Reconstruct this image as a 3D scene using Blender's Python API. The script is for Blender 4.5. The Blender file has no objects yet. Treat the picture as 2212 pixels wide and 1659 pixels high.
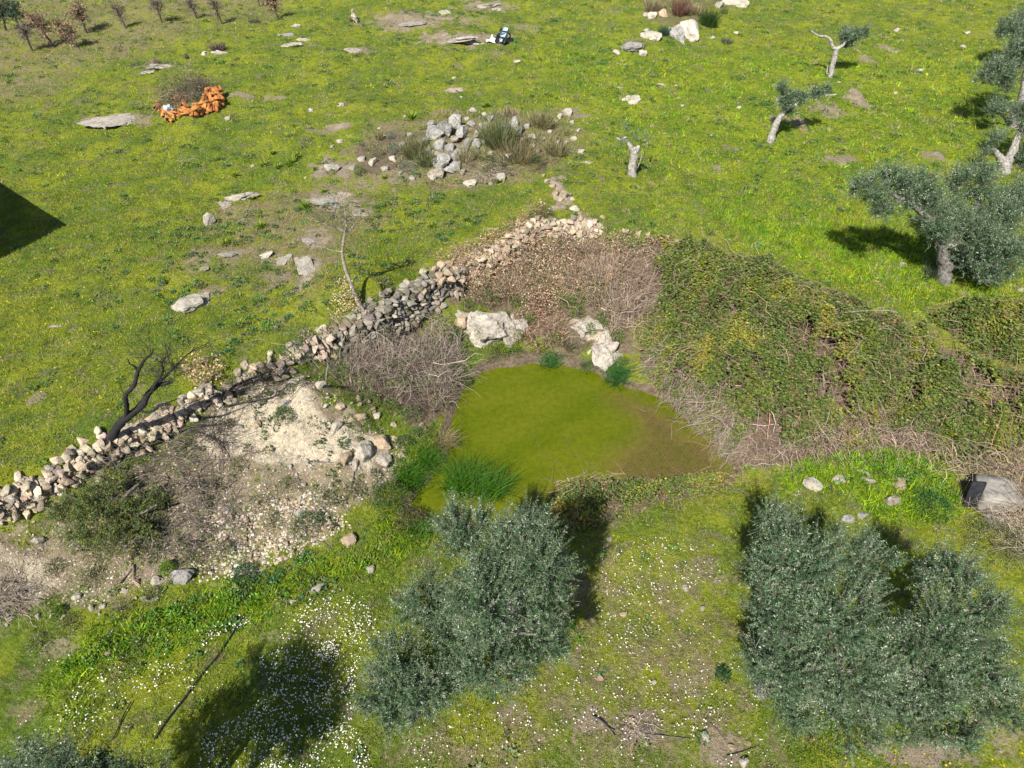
import bpy, math
import numpy as np
from mathutils import Vector, Euler

R = math.radians
rng = np.random.default_rng(7)
scn = bpy.context.scene
COL = scn.collection

# ------------------------------------------------------------------ camera
CAM_H, PITCH = 14.0, 44.0
F, CX, CY = 1475.0, 1106.0, 829.5          # focal length and centre for a 2212 x 1659 picture
cd = bpy.data.cameras.new('camera')
cam = bpy.data.objects.new('camera', cd)
COL.objects.link(cam)
cam.location = (0, 0, CAM_H)
cam.rotation_euler = (R(90 - PITCH), 0, 0)
cd.angle = 2 * math.atan(CX / F)
cd.clip_start, cd.clip_end = 0.1, 2000
scn.camera = cam

# ------------------------------------------------------------------ light
SUN_EL, SUN_AZ = 48.0, 25.0                # sun behind the camera, to its left: shadows go away and to the right
w = bpy.data.worlds.new('World')
scn.world = w
w.use_nodes = True
nt = w.node_tree
sky = nt.nodes.new('ShaderNodeTexSky')
sky.sky_type = 'NISHITA'
sky.sun_disc = False
sky.sun_elevation = R(SUN_EL)
sky.sun_rotation = R(180 + SUN_AZ)
nt.links.new(sky.outputs[0], nt.nodes['Background'].inputs[0])
nt.nodes['Background'].inputs[1].default_value = 0.07
sl = bpy.data.lights.new('sun', 'SUN')
sl.energy = 5.0
sl.angle = R(0.53)
sl.color = (1.0, 0.95, 0.86)
sun = bpy.data.objects.new('sun', sl)
COL.objects.link(sun)
sd = Vector((math.sin(R(SUN_AZ)) * math.cos(R(SUN_EL)), math.cos(R(SUN_AZ)) * math.cos(R(SUN_EL)), -math.sin(R(SUN_EL))))
sun.rotation_euler = sd.to_track_quat('-Z', 'Y').to_euler()
scn.view_settings.view_transform = 'Standard'
scn.view_settings.look = 'None'
scn.view_settings.gamma = 1.0
scn.view_settings.exposure = 0.95
scn.cycles.max_bounces = 5
scn.cycles.diffuse_bounces = 3
scn.cycles.transmission_bounces = 3

# ------------------------------------------------------------------ rays and noise
SP, CP = math.sin(R(PITCH)), math.cos(R(PITCH))


def ray(px, py):
    a, b = (px - CX) / F, -(py - CY) / F
    return np.array([a, b * SP + CP, b * CP - SP])


def at_z(px, py, z):
    d = ray(px, py)
    t = (z - CAM_H) / d[2]
    return np.array([d[0] * t, d[1] * t, z])


def at_y(px, py, y):
    d = ray(px, py)
    t = y / d[1]
    return np.array([d[0] * t, y, CAM_H + d[2] * t])


def depth(p):
    return p[1] * CP + (CAM_H - p[2]) * SP


def m_per_px(p):
    return depth(p) / F


_perm = np.random.default_rng(3).permutation(256)
_grad = np.random.default_rng(4).normal(size=(256, 2))
_grad /= np.linalg.norm(_grad, axis=1)[:, None]


def perlin(x, y, seed=0):
    x = np.asarray(x, float) + seed * 17.31
    y = np.asarray(y, float) + seed * 9.77
    xi, yi = np.floor(x).astype(int), np.floor(y).astype(int)
    xf, yf = x - xi, y - yi
    u, v = xf ** 3 * (xf * (xf * 6 - 15) + 10), yf ** 3 * (yf * (yf * 6 - 15) + 10)

    def g(i, j):
        h = _perm[(_perm[(xi + i) & 255] + yi + j) & 255]
        return _grad[h, 0] * (xf - i) + _grad[h, 1] * (yf - j)
    a = g(0, 0) * (1 - u) + g(1, 0) * u
    b = g(0, 1) * (1 - u) + g(1, 1) * u
    return (a * (1 - v) + b * v) * 1.5


def fbm(x, y, octaves=4, seed=0):
    s, a, f = 0, 1, 1
    for k in range(octaves):
        s = s + a * perlin(np.asarray(x) * f, np.asarray(y) * f, seed + k)
        a *= 0.5
        f *= 2.03
    return s


def sstep(a, b, x):
    t = np.clip((x - a) / (b - a), 0, 1)
    return t * t * (3 - 2 * t)


# ------------------------------------------------------------------ terrain heights
WATER_Z = -2.0
WALL_TOP = [(-200, 1185), (0, 1068), (150, 990), (240, 940), (350, 882), (450, 832), (560, 783), (640, 738), (700, 705), (760, 682), (830, 650),
            (880, 612), (950, 582), (1000, 560), (1060, 540), (1130, 500), (1200, 482), (1300, 487), (1400, 503), (1490, 532)]
POND = [(885, 1090), (925, 1042), (968, 990), (972, 930), (985, 880), (1000, 840), (1040, 802), (1075, 782), (1130, 774), (1200, 780), (1260, 795),
        (1310, 820), (1360, 840), (1400, 850), (1455, 878), (1495, 925), (1545, 970), (1585, 1012), (1560, 1042), (1480, 1052), (1380, 1056),
        (1300, 1066), (1240, 1086), (1150, 1116), (1080, 1130), (1000, 1130), (930, 1118)]
ctl = [(a, b, 0.0) for a, b in WALL_TOP]
ctl += [(1600, 570, 0), (1700, 590, 0), (1820, 640, 0), (1950, 700, 0), (2100, 740, 0), (2230, 765, 0), (2500, 860, 0)]
for a, b in [(0, 980), (0, 800), (0, 600), (200, 880), (200, 700), (400, 780), (400, 600), (550, 690), (650, 600), (700, 500), (850, 560), (300, 480), (900, 480),
             (1100, 440), (1300, 430), (1500, 480), (1700, 500), (1900, 600), (2100, 650), (2212, 600), (-200, 900), (-200, 500), (600, 400), (1200, 300), (1700, 350),
             (2100, 400), (2400, 600)]:
    ctl.append((a, b, 0.02))
ctl += [(p[0], p[1], z) for p, z in [((0, 1142), -.6), ((100, 1092), -.6), ((200, 1042), -.6), ((300, 988), -.6), ((400, 932), -.5), ((500, 872), -.45),
        ((600, 815), -.5), ((680, 782), -.6), ((760, 762), -.95), ((850, 712), -1.2), ((920, 680), -1.2), ((1000, 650), -1.1), ((1080, 620), -1.0),
        ((1150, 592), -.9), ((1250, 562), -.8), ((1350, 560), -.6), ((-200, 1260), -.6),
        ((600, 862), -.4), ((660, 850), -.35), ((730, 852), -.75), ((550, 950), -.75), ((700, 940), -.9), ((790, 950), -1.25), ((850, 1010), -1.6), ((650, 1030), -1.2),
        ((450, 960), -.7), ((350, 1050), -.9), ((200, 1150), -1.1), ((420, 1150), -1.25), ((600, 1150), -1.45), ((800, 860), -1.15), ((880, 860), -1.4), ((930, 800), -1.45),
        ((860, 780), -1.3), ((920, 900), -1.6), ((900, 1000), -1.75), ((860, 1080), -1.7),
        ((100, 1350), -1.4), ((400, 1300), -1.4), ((700, 1250), -1.5), ((900, 1200), -1.65), ((300, 1600), -1.3), ((700, 1600), -1.4), ((1100, 1600), -1.4),
        ((1000, 1300), -1.5), ((1400, 1300), -1.5), ((1400, 1150), -1.6), ((1300, 1110), -1.72), ((1150, 1160), -1.72), ((1000, 1175), -1.75), ((1550, 1090), -1.65),
        ((1500, 1600), -1.3), ((1900, 1600), -1.3), ((2200, 1500), -1.2), ((1800, 1150), -1.4), ((2000, 1150), -1.3), ((1690, 1045), -1.5), ((1900, 1000), -1.4),
        ((2060, 1060), -1.35), ((2212, 1200), -1.25), ((2500, 1200), -1.2), ((2500, 1000), -1.1), ((-300, 1500), -1.3), ((1100, 2300), -1.3), ((-200, 2300), -1.3),
        ((2400, 2300), -1.3), ((2600, 1600), -1.2),
        ((1500, 640), -.55), ((1700, 700), -.45), ((1900, 780), -.5), ((2100, 850), -.6), ((1500, 760), -1.2), ((1700, 850), -1.15), ((1900, 920), -1.2),
        ((2100, 980), -1.2), ((1600, 930), -1.5), ((1000, 700), -1.3), ((1050, 740), -1.75), ((1150, 660), -1.25), ((1150, 738), -1.78), ((1280, 700), -1.3), ((1325, 775), -1.8),
        ((1250, 620), -1.0), ((1400, 700), -1.2), ((1400, 800), -1.75), ((1480, 850), -1.65)]]
for a, b in POND:
    ctl.append((a, b, WATER_Z + 0.0))
cx_, cy_ = 1250, 960
for a, b in POND:
    ctl.append((a * .8 + cx_ * .2, b * .8 + cy_ * .2, WATER_Z - .35))
ctl += [(1250, 950, -2.6), (1100, 950, -2.6), (1400, 960, -2.5)]
cpts = np.array([at_z(*c) for c in ctl])
far = [(x, y, 0) for x in (-90, -45, 0, 45, 90) for y in (62, 110)] + [(-45, 30, 0), (-90, 30, 0), (45, 30, 0), (90, 30, 0), (-30, 18, 0), (-60, -10, -.8), (60, -10, -1), (0, -20, -1.3),
                                                                   (35, 10, -.9), (-35, 5, -.9)]
cpts = np.vstack([cpts, far])
# drop near duplicates, then a linear radial basis surface through the points
keep = []
for i, p in enumerate(cpts):
    if all((p[0] - cpts[j][0]) ** 2 + (p[1] - cpts[j][1]) ** 2 > .03 for j in keep):
        keep.append(i)
cpts = cpts[keep]
n = len(cpts)
D = np.hypot(cpts[:, None, 0] - cpts[None, :, 0], cpts[:, None, 1] - cpts[None, :, 1])
A = np.zeros((n + 1, n + 1))
A[:n, :n] = -np.sqrt(D ** 2 + .02) - np.eye(n) * .01
A[:n, n] = A[n, :n] = 1
wts = np.linalg.solve(A, np.append(cpts[:, 2], 0))
GX0, GX1, GY0, GY1, GS = -60.0, 60.0, -8.0, 84.0, 0.1
gx = np.arange(GX0, GX1 + .01, GS)
gy = np.arange(GY0, GY1 + .01, GS)
HG = np.zeros((len(gy), len(gx)), np.float32)
for j0 in range(0, len(gy), 20):
    yy, xx = np.meshgrid(gy[j0:j0 + 20], gx, indexing='ij')
    s = np.full(xx.shape, wts[n])
    for k in range(n):
        s = s - wts[k] * np.sqrt((xx - cpts[k, 0]) ** 2 + (yy - cpts[k, 1]) ** 2 + .02)
    HG[j0:j0 + 20] = s
XX, YY = np.meshgrid(gx, gy)


def ground_poly(pp, z):
    return np.array([at_z(a, b, z)[:2] for a, b in pp])


def poly_sd(x, y, poly):
    """signed distance to a polygon, positive inside"""
    x, y = np.asarray(x, float), np.asarray(y, float)
    d2 = np.full(x.shape, 1e9)
    ins = np.zeros(x.shape, bool)
    m = len(poly)
    for i in range(m):
        ax, ay = poly[i]
        bx, by = poly[(i + 1) % m]
        ex, ey = bx - ax, by - ay
        t = np.clip(((x - ax) * ex + (y - ay) * ey) / (ex * ex + ey * ey + 1e-12), 0, 1)
        d2 = np.minimum(d2, (x - ax - t * ex) ** 2 + (y - ay - t * ey) ** 2)
        c = (ay > y) != (by > y)
        with np.errstate(divide='ignore', invalid='ignore'):
            xc = (bx - ax) * (y - ay) / (by - ay) + ax
        ins ^= c & (x < xc)
    d = np.sqrt(d2)
    return np.where(ins, d, -d)


POND_G = ground_poly(POND, WATER_Z)
pond_sd = poly_sd(XX, YY, POND_G)
rough = sstep(-.2, .6, -pond_sd)
HG = HG + (fbm(XX * .13, YY * .13, 3, 1) * .22 * sstep(16, 32, YY) + fbm(XX * .7, YY * .7, 3, 5) * .07 * rough + fbm(XX * 3.1, YY * 3.1, 2, 9) * .02 * rough)
HG = np.where(pond_sd < -.02, np.maximum(HG, WATER_Z + .03 + .1 * sstep(0, .5, -pond_sd)), np.minimum(HG, WATER_Z - .02 - .25 * sstep(0, .5, pond_sd)))


# a low hump under the rock heap in the middle and one at the upper right outcrop
def hump(px, py, rx, ry, h):
    global HG
    p = at_z(px, py, 0)
    q = ((XX - p[0]) / rx) ** 2 + ((YY - p[1]) / ry) ** 2
    HG = HG + h * np.exp(-q * 1.6) * (1 + .35 * fbm(XX * 1.3, YY * 1.3, 2, 21))


hump(1010, 318, 3.6, 2.6, .55)
hump(1130, 285, 2.2, 1.8, .3)
hump(1480, 45, 3.2, 3.2, .4)
SANDP = ground_poly([(430, 885), (560, 838), (640, 805), (740, 870), (840, 930), (900, 985), (850, 1050), (690, 1180), (430, 1240), (180, 1310), (-80, 1260), (-80, 1190), (250, 1030)], -.9)
ssel = np.s_[80:400, 400:660]
sx_, sy_ = XX[ssel], YY[ssel]
sm_ = sstep(-.2, .8, poly_sd(sx_, sy_, SANDP))
HG[ssel] = HG[ssel] + sm_ * (.16 * fbm(sx_ * 1.0, sy_ * 1.0, 4, 201) + .10 * np.abs(fbm(sx_ * 2.4, sy_ * 2.4, 3, 207)) - .04)
BANKP = ground_poly([(960, 600), (1100, 540), (1300, 510), (1380, 600), (1340, 760), (1200, 765), (1080, 760), (990, 700)], -1.0)
bsel = np.s_[200:360, 560:700]
bx_, by_ = XX[bsel], YY[bsel]
bm_ = sstep(0, .6, poly_sd(bx_, by_, BANKP)) * sstep(.1, .5, -pond_sd[bsel])
HG[bsel] = HG[bsel] + bm_ * (.22 * fbm(bx_ * 1.1, by_ * 1.1, 4, 211) + .12 * np.abs(fbm(bx_ * 2.6, by_ * 2.6, 3, 217)))
hump(700, 838, 1.3, .7, .5)
hump(620, 880, 1.8, .9, .2)
hump(1150, 690, 2.2, .7, .25)
hump(420, 225, 2.4, 1.5, .25)


def H(x, y):
    fx = np.clip((np.asarray(x, float) - GX0) / GS, 0, len(gx) - 1.001)
    fy = np.clip((np.asarray(y, float) - GY0) / GS, 0, len(gy) - 1.001)
    i, j = fx.astype(int), fy.astype(int)
    u, v = fx - i, fy - j
    return (HG[j, i] * (1 - u) + HG[j, i + 1] * u) * (1 - v) + (HG[j + 1, i] * (1 - u) + HG[j + 1, i + 1] * u) * v


def G(px, py):
    """the terrain point that the photograph shows at this pixel"""
    d = ray(px, py)
    t = np.linspace(8 / -d[2], 19 / -d[2], 1200)
    x, y, z = d[0] * t, d[1] * t, CAM_H + d[2] * t
    k = np.argmax(z <= H(x, y))
    return np.array([x[k], y[k], float(H(x[k], y[k]))])


# ------------------------------------------------------------------ mesh helpers
def tag(o, label=None, cat=None, group=None, kind=None):
    if label:
        o['label'] = label
    if cat:
        o['category'] = cat
    if group:
        o['group'] = group
    if kind:
        o['kind'] = kind
    return o


def empty(name, loc, label=None, cat=None, group=None):
    o = bpy.data.objects.new(name, None)
    o.empty_display_size = .2
    COL.objects.link(o)
    o.location = [float(v) for v in loc]
    return tag(o, label, cat, group)


def raw_mesh(name, V, loops, sizes, mat, col=None, smooth=True):
    me = bpy.data.meshes.new(name)
    V = np.ascontiguousarray(V, np.float32)
    loops = np.ascontiguousarray(loops, np.int32).ravel()
    sizes = np.ascontiguousarray(sizes, np.int32)
    me.vertices.add(len(V))
    me.vertices.foreach_set('co', V.ravel())
    me.loops.add(len(loops))
    me.loops.foreach_set('vertex_index', loops)
    me.polygons.add(len(sizes))
    me.polygons.foreach_set('loop_start', (np.cumsum(sizes) - sizes).astype(np.int32))
    me.polygons.foreach_set('use_smooth', np.full(len(sizes), smooth))
    if col is not None:
        a = me.attributes.new('tint', 'FLOAT_COLOR', 'POINT')
        c = np.ones((len(V), 4), np.float32)
        c[:, :3] = col
        a.data.foreach_set('color', c.ravel())
    me.update(calc_edges=True)
    me.validate()
    me.materials.append(mat)
    return me


def build(name, V, faces, mat, parent=None, col=None, smooth=True):
    """faces: array (n, k). The vertices are in world space; a parented part is stored relative to its thing."""
    V = np.asarray(V, float)
    if parent is not None:
        V = V - np.array(parent.location)
    faces = np.asarray(faces)
    me = raw_mesh(name, V, faces, np.full(len(faces), faces.shape[1]), mat, col, smooth)
    o = bpy.data.objects.new(name, me)
    COL.objects.link(o)
    o.parent = parent
    return o


def build_at(name, V, faces, mat, loc, col=None, smooth=True):
    """one top-level mesh object whose origin is at loc (world-space vertices)"""
    loc = np.asarray(loc, float)
    o = build(name, np.asarray(V) - loc, faces, mat, None, col, smooth)
    o.location = loc
    return o


def norm(a):
    return a / np.maximum(np.linalg.norm(a, axis=-1, keepdims=True), 1e-9)


def frame_of(d, hint=None):
    d = norm(d)
    h = np.zeros_like(d)
    h[..., 2] = 1
    if hint is not None:
        h = hint
    s = np.cross(d, h)
    bad = np.linalg.norm(s, axis=-1) < 1e-3
    s[bad] = np.cross(d[bad], np.array([1.0, 0.1, 0]))
    s = norm(s)
    return d, s, np.cross(s, d)


def leaves(P, d, L, W, roll=None, fold=.15):
    """a rhombus for each leaf: base P, direction d, length L, width W"""
    nL = len(P)
    d, s, u = frame_of(np.asarray(d, float))
    if roll is None:
        roll = rng.uniform(0, 2 * np.pi, nL)
    s2 = s * np.cos(roll)[:, None] + u * np.sin(roll)[:, None]
    u2 = -s * np.sin(roll)[:, None] + u * np.cos(roll)[:, None]
    L, W = np.broadcast_to(L, nL)[:, None], np.broadcast_to(W, nL)[:, None]
    mid = P + d * L * .45 - u2 * W * fold
    V = np.stack([P, mid - s2 * W * .5 + u2 * W * fold, P + d * L, mid + s2 * W * .5 + u2 * W * fold], 1).reshape(-1, 3)
    Fc = np.arange(nL * 4).reshape(-1, 4)
    return V, Fc


def strips(P, rad, sides=3):
    """tubes for many polylines of the same number of points: P (n,k,3), rad (n,k)"""
    nS, k, _ = P.shape
    t = np.zeros_like(P)
    t[:, 1:-1] = P[:, 2:] - P[:, :-2]
    t[:, 0] = P[:, 1] - P[:, 0]
    t[:, -1] = P[:, -1] - P[:, -2]
    hint = np.zeros_like(P)
    hint[..., 0], hint[..., 1], hint[..., 2] = .31, .22, .92
    d, s, u = frame_of(t, hint)
    a = np.arange(sides) * 2 * np.pi / sides
    V = P[:, :, None, :] + rad[:, :, None, None] * (s[:, :, None, :] * np.cos(a)[None, None, :, None] + u[:, :, None, :] * np.sin(a)[None, None, :, None])
    idx = np.arange(nS * k * sides).reshape(nS, k, sides)
    a0, a1 = idx[:, :-1], idx[:, 1:]
    f = np.stack([a0, np.roll(a0, -1, 2), np.roll(a1, -1, 2), a1], -1).reshape(-1, 4)
    return V.reshape(-1, 3), f


class Pile:
    """collects quads for one mesh"""
    def __init__(self):
        self.V, self.F, self.C, self.n = [], [], [], 0

    def add(self, V, Fc, c):
        self.V.append(V)
        self.F.append(np.asarray(Fc) + self.n)
        c = np.asarray(c, float)
        if c.ndim == 1:
            c = np.broadcast_to(c, (len(V), 3))
        elif len(c) != len(V):
            c = np.repeat(c, len(V) // len(c), 0)
        self.C.append(c)
        self.n += len(V)

    def out(self, name, mat, parent=None, loc=None, smooth=True):
        V, Fc, C = np.vstack(self.V), np.vstack(self.F), np.vstack(self.C)
        if loc is not None:
            return build_at(name, V, Fc, mat, loc, C, smooth)
        return build(name, V, Fc, mat, parent, C, smooth)


def spline(pts, m=5):
    p = np.asarray(pts, float)
    q = np.vstack([2 * p[0] - p[1], p, 2 * p[-1] - p[-2]])
    out = []
    for i in range(1, len(q) - 2):
        for t in np.linspace(0, 1, m, endpoint=False):
            out.append(.5 * (2 * q[i] + (q[i + 1] - q[i - 1]) * t + (2 * q[i - 1] - 5 * q[i] + 4 * q[i + 1] - q[i + 2]) * t * t + (3 * q[i] - q[i - 1] - 3 * q[i + 1] + q[i + 2]) * t ** 3))
    out.append(p[-1])
    return np.array(out)


def limb(pile, pts, radii, c, sides=9, knobs=.12, m=5):
    """one gnarled tapering limb"""
    pr = spline(np.c_[np.asarray(pts, float), np.asarray(radii, float)], m)
    P, r = pr[:, :3], np.maximum(pr[:, 3], .002)
    V, Fc = strips(P[None], r[None], sides)
    q = V.reshape(len(P), sides, 3)
    k = 1 + knobs * rng.normal(size=(len(P), sides, 1))
    q = P[:, None] + (q - P[:, None]) * k
    Vv = q.reshape(-1, 3)
    # close the tip with a fan folded into quads
    pile.add(Vv, Fc, c)
    tip = P[-1] + norm(P[-1] - P[-2]) * r[-1] * .4
    last = np.arange(len(Vv) - sides, len(Vv)) - len(Vv)
    base = pile.n
    tv = np.vstack([q[-1], tip[None]])
    fa = [[i, (i + 1) % sides, sides, sides] for i in range(sides)]
    V2 = np.vstack([q[-1], np.repeat(tip[None], sides, 0)])
    fa = [[i, (i + 1) % sides, sides + (i + 1) % sides, sides + i] for i in range(sides)]
    pile.add(V2, np.array(fa), c)


def vary(c, nn, s=.18, hue=.08):
    c = np.asarray(c, float)
    k = np.exp(rng.normal(0, s, (nn, 1)))
    return np.clip(c * k * np.exp(rng.normal(0, hue, (nn, 3))), 0, .9)


def pick(cols, p, nn):
    return np.asarray(cols, float)[rng.choice(len(cols), nn, p=np.asarray(p) / np.sum(p))]


# ------------------------------------------------------------------ materials
def mat_new(name):
    m = bpy.data.materials.new(name)
    m.use_nodes = True
    return m, m.node_tree, m.node_tree.nodes['Principled BSDF']


def nd(t, kind, **kw):
    x = t.nodes.new(kind)
    for k, v in kw.items():
        setattr(x, k, v)
    return x


def noise(t, scale, detail=4, rough=.6, vec=None):
    x = nd(t, 'ShaderNodeTexNoise')
    x.inputs['Scale'].default_value = scale
    x.inputs['Detail'].default_value = detail
    x.inputs['Roughness'].default_value = rough
    if vec is not None:
        t.links.new(vec, x.inputs['Vector'])
    return x.outputs['Fac']


def ramp(t, fac, stops):
    x = nd(t, 'ShaderNodeValToRGB')
    while len(x.color_ramp.elements) < len(stops):
        x.color_ramp.elements.new(.5)
    for e, (p, c) in zip(x.color_ramp.elements, stops):
        e.position = p
        e.color = (*c, 1) if len(c) == 3 else c
    t.links.new(fac, x.inputs[0])
    return x.outputs[0]


def mixc(t, fac, a, b, mode='MIX'):
    x = nd(t, 'ShaderNodeMix', data_type='RGBA', blend_type=mode)
    for s, v in ((x.inputs[0], fac), (x.inputs[6], a), (x.inputs[7], b)):
        if isinstance(v, (int, float)):
            s.default_value = v
        elif isinstance(v, tuple):
            s.default_value = (*v, 1)
        else:
            t.links.new(v, s)
    return x.outputs[2]


def maths(t, op, a, b=0.0, clamp=False):
    x = nd(t, 'ShaderNodeMath', operation=op)
    x.use_clamp = clamp
    for s, v in ((x.inputs[0], a), (x.inputs[1], b)):
        if isinstance(v, (int, float)):
            s.default_value = v
        else:
            t.links.new(v, s)
    return x.outputs[0]


def grey(v):
    return (v, v, v)


def bump(t, b, h, strength, dist):
    x = nd(t, 'ShaderNodeBump')
    x.inputs['Strength'].default_value = strength
    x.inputs['Distance'].default_value = dist
    t.links.new(h, x.inputs['Height'])
    t.links.new(x.outputs[0], b.inputs['Normal'])


def position(t):
    return nd(t, 'ShaderNodeNewGeometry').outputs['Position']


def attr(t, name, what='Color'):
    x = nd(t, 'ShaderNodeAttribute')
    x.attribute_name = name
    return x.outputs[what]


def plant_mat(name, translucent=.25, gloss=.35, rough=.5):
    """leaf colour comes from the plant's own tints, broken up by a fine noise"""
    m, t, b = mat_new(name)
    c = mixc(t, 1.0, attr(t, 'tint'), ramp(t, noise(t, 9, 3, .6, position(t)), [(.25, grey(.75)), (.75, grey(1.25))]), 'MULTIPLY')
    t.links.new(c, b.inputs['Base Color'])
    b.inputs['Roughness'].default_value = rough
    b.inputs['Specular IOR Level'].default_value = gloss
    if translucent:
        tr = nd(t, 'ShaderNodeBsdfTranslucent')
        t.links.new(c, tr.inputs['Color'])
        mx = nd(t, 'ShaderNodeMixShader')
        mx.inputs[0].default_value = translucent
        t.links.new(b.outputs[0], mx.inputs[1])
        t.links.new(tr.outputs[0], mx.inputs[2])
        t.links.new(mx.outputs[0], t.nodes['Material Output'].inputs['Surface'])
    return m


M = {}
M['grass'] = plant_mat('grass blades', .3, .25, .6)
M['leaf'] = plant_mat('green leaves', .3, .35, .5)
M['olive'] = plant_mat('olive leaves', .15, .55, .42)
M['dry'] = plant_mat('dry stems and leaves', .1, .15, .75)
M['petal'] = plant_mat('petals', .2, .1, .8)


def bark_mat(name, scale, contrast):
    m, t, b = mat_new(name)
    p = position(t)
    n1 = noise(t, scale, 6, .7, p)
    c = mixc(t, 1.0, attr(t, 'tint'), ramp(t, n1, [(.3, grey(1 - contrast)), (.55, grey(1)), (.75, grey(1 + contrast * .6))]), 'MULTIPLY')
    t.links.new(c, b.inputs['Base Color'])
    b.inputs['Roughness'].default_value = .85
    b.inputs['Specular IOR Level'].default_value = .2
    bump(t, b, n1, .8, .04)
    return m


M['bark'] = bark_mat('grey bark', 11, .8)
M['char'] = bark_mat('charred bark', 14, .6)


def rock_mat(name, pale, dark, lichen, lichen_amount=.5, warm=None):
    m, t, b = mat_new(name)
    p = nd(t, 'ShaderNodeTexCoord').outputs['Object']
    oi = nd(t, 'ShaderNodeObjectInfo')
    v = nd(t, 'ShaderNodeVectorMath', operation='ADD')
    t.links.new(p, v.inputs[0])
    rv = nd(t, 'ShaderNodeCombineXYZ')
    for s in rv.inputs:
        t.links.new(maths(t, 'MULTIPLY', oi.outputs['Random'], 37.0), s)
    t.links.new(rv.outputs[0], v.inputs[1])
    p = v.outputs[0]
    big, mid, fine = noise(t, 1.6, 4, .6, p), noise(t, 5, 6, .7, p), noise(t, 38, 4, .7, p)
    c = mixc(t, ramp(t, big, [(.35, grey(0)), (.65, grey(1))]), dark, pale)
    if warm:
        c = mixc(t, ramp(t, mid, [(.5, grey(0)), (.68, grey(.8))]), c, warm)
    li = maths(t, 'MULTIPLY', ramp(t, mid, [(.52, grey(0)), (.62, grey(1))]), lichen_amount)
    c = mixc(t, li, c, lichen)
    c = mixc(t, 1.0, c, ramp(t, fine, [(.3, grey(.62)), (.6, grey(1.1))]), 'MULTIPLY')
    k = maths(t, 'ADD', maths(t, 'MULTIPLY', oi.outputs['Random'], .35), .82)
    kc = nd(t, 'ShaderNodeCombineColor')
    for s in kc.inputs:
        t.links.new(k, s)
    c = mixc(t, 1.0, c, kc.outputs[0], 'MULTIPLY')
    t.links.new(c, b.inputs['Base Color'])
    b.inputs['Roughness'].default_value = .9
    b.inputs['Specular IOR Level'].default_value = .2
    bump(t, b, maths(t, 'ADD', mid, maths(t, 'MULTIPLY', fine, .35)), .9, .06)
    return m


M['rock'] = rock_mat('pale granite', (.50, .45, .37), (.33, .30, .25), (.13, .12, .09), .45)
M['rock_grey'] = rock_mat('grey lichened granite', (.38, .36, .33), (.22, .21, .195), (.09, .09, .08), .75)
M['rock_moss'] = rock_mat('mossy stone', (.40, .36, .29), (.23, .20, .15), (.09, .075, .035), .9)
M['rock_warm'] = rock_mat('ochre stone', (.45, .365, .27), (.33, .255, .18), (.2, .14, .08), .3, (.46, .25, .08))
M['rock_slab'] = rock_mat('weathered flush slab', (.40, .36, .31), (.28, .25, .21), (.15, .14, .08), .8)

# a wall stone takes its own tint
m, t, b = mat_new('dry stone walling')
p = position(t)
n1, n2 = noise(t, 7, 6, .7, p), noise(t, 42, 3, .7, p)
c = mixc(t, 1.0, attr(t, 'tint'), ramp(t, n1, [(.3, grey(.55)), (.5, grey(.95)), (.7, grey(1.2))]), 'MULTIPLY')
c = mixc(t, ramp(t, n1, [(.58, grey(0)), (.66, grey(.5))]), c, (.10, .09, .07))
c = mixc(t, 1.0, c, ramp(t, n2, [(.3, grey(.7)), (.65, grey(1.1))]), 'MULTIPLY')
t.links.new(c, b.inputs['Base Color'])
b.inputs['Roughness'].default_value = .92
bump(t, b, maths(t, 'ADD', n1, maths(t, 'MULTIPLY', n2, .3)), .9, .05)
M['walling'] = m


def plain_mat(name, c, rough=.6, var=.25, scale=20, spec=.3):
    m, t, b = mat_new(name)
    x = mixc(t, 1.0, c, ramp(t, noise(t, scale, 4, .6, position(t)), [(.3, grey(1 - var)), (.7, grey(1 + var))]), 'MULTIPLY')
    t.links.new(x, b.inputs['Base Color'])
    b.inputs['Roughness'].default_value = rough
    b.inputs['Specular IOR Level'].default_value = spec
    return m


M['clay'] = plain_mat('fired clay', (.36, .145, .045), .9, .7, 4, .1)
M['black_plastic'] = plain_mat('black plastic', (.012, .013, .017), .38, .3, 6, .5)
M['blue_pad'] = plain_mat('pale blue padding', (.26, .38, .42), .8, .15, 12)
M['white_plastic'] = plain_mat('white plastic sheet', (.78, .78, .77), .5, .08, 10)
M['green_plastic'] = plain_mat('dark green plastic', (.02, .09, .04), .4, .2, 10)
M['hose'] = plain_mat('black hose', (.015, .02, .022), .45, .3, 10)
M['concrete'] = plain_mat('weathered concrete', (.20, .19, .17), .9, .35, 5, .15)
M['dark_board'] = plain_mat('blackened board', (.018, .018, .022), .85, .5, 8, .15)
M['render_wall'] = plain_mat('limewashed wall', (.62, .58, .5), .9, .12, 4, .1)
M['sack'] = plain_mat('pale blue sack', (.34, .37, .40), .75, .25, 7)


# ------------------------------------------------------------------ ground cover zones (all on the ground itself)
def gpoly(pp):
    return np.array([G(a, b)[:2] for a, b in pp])


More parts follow.
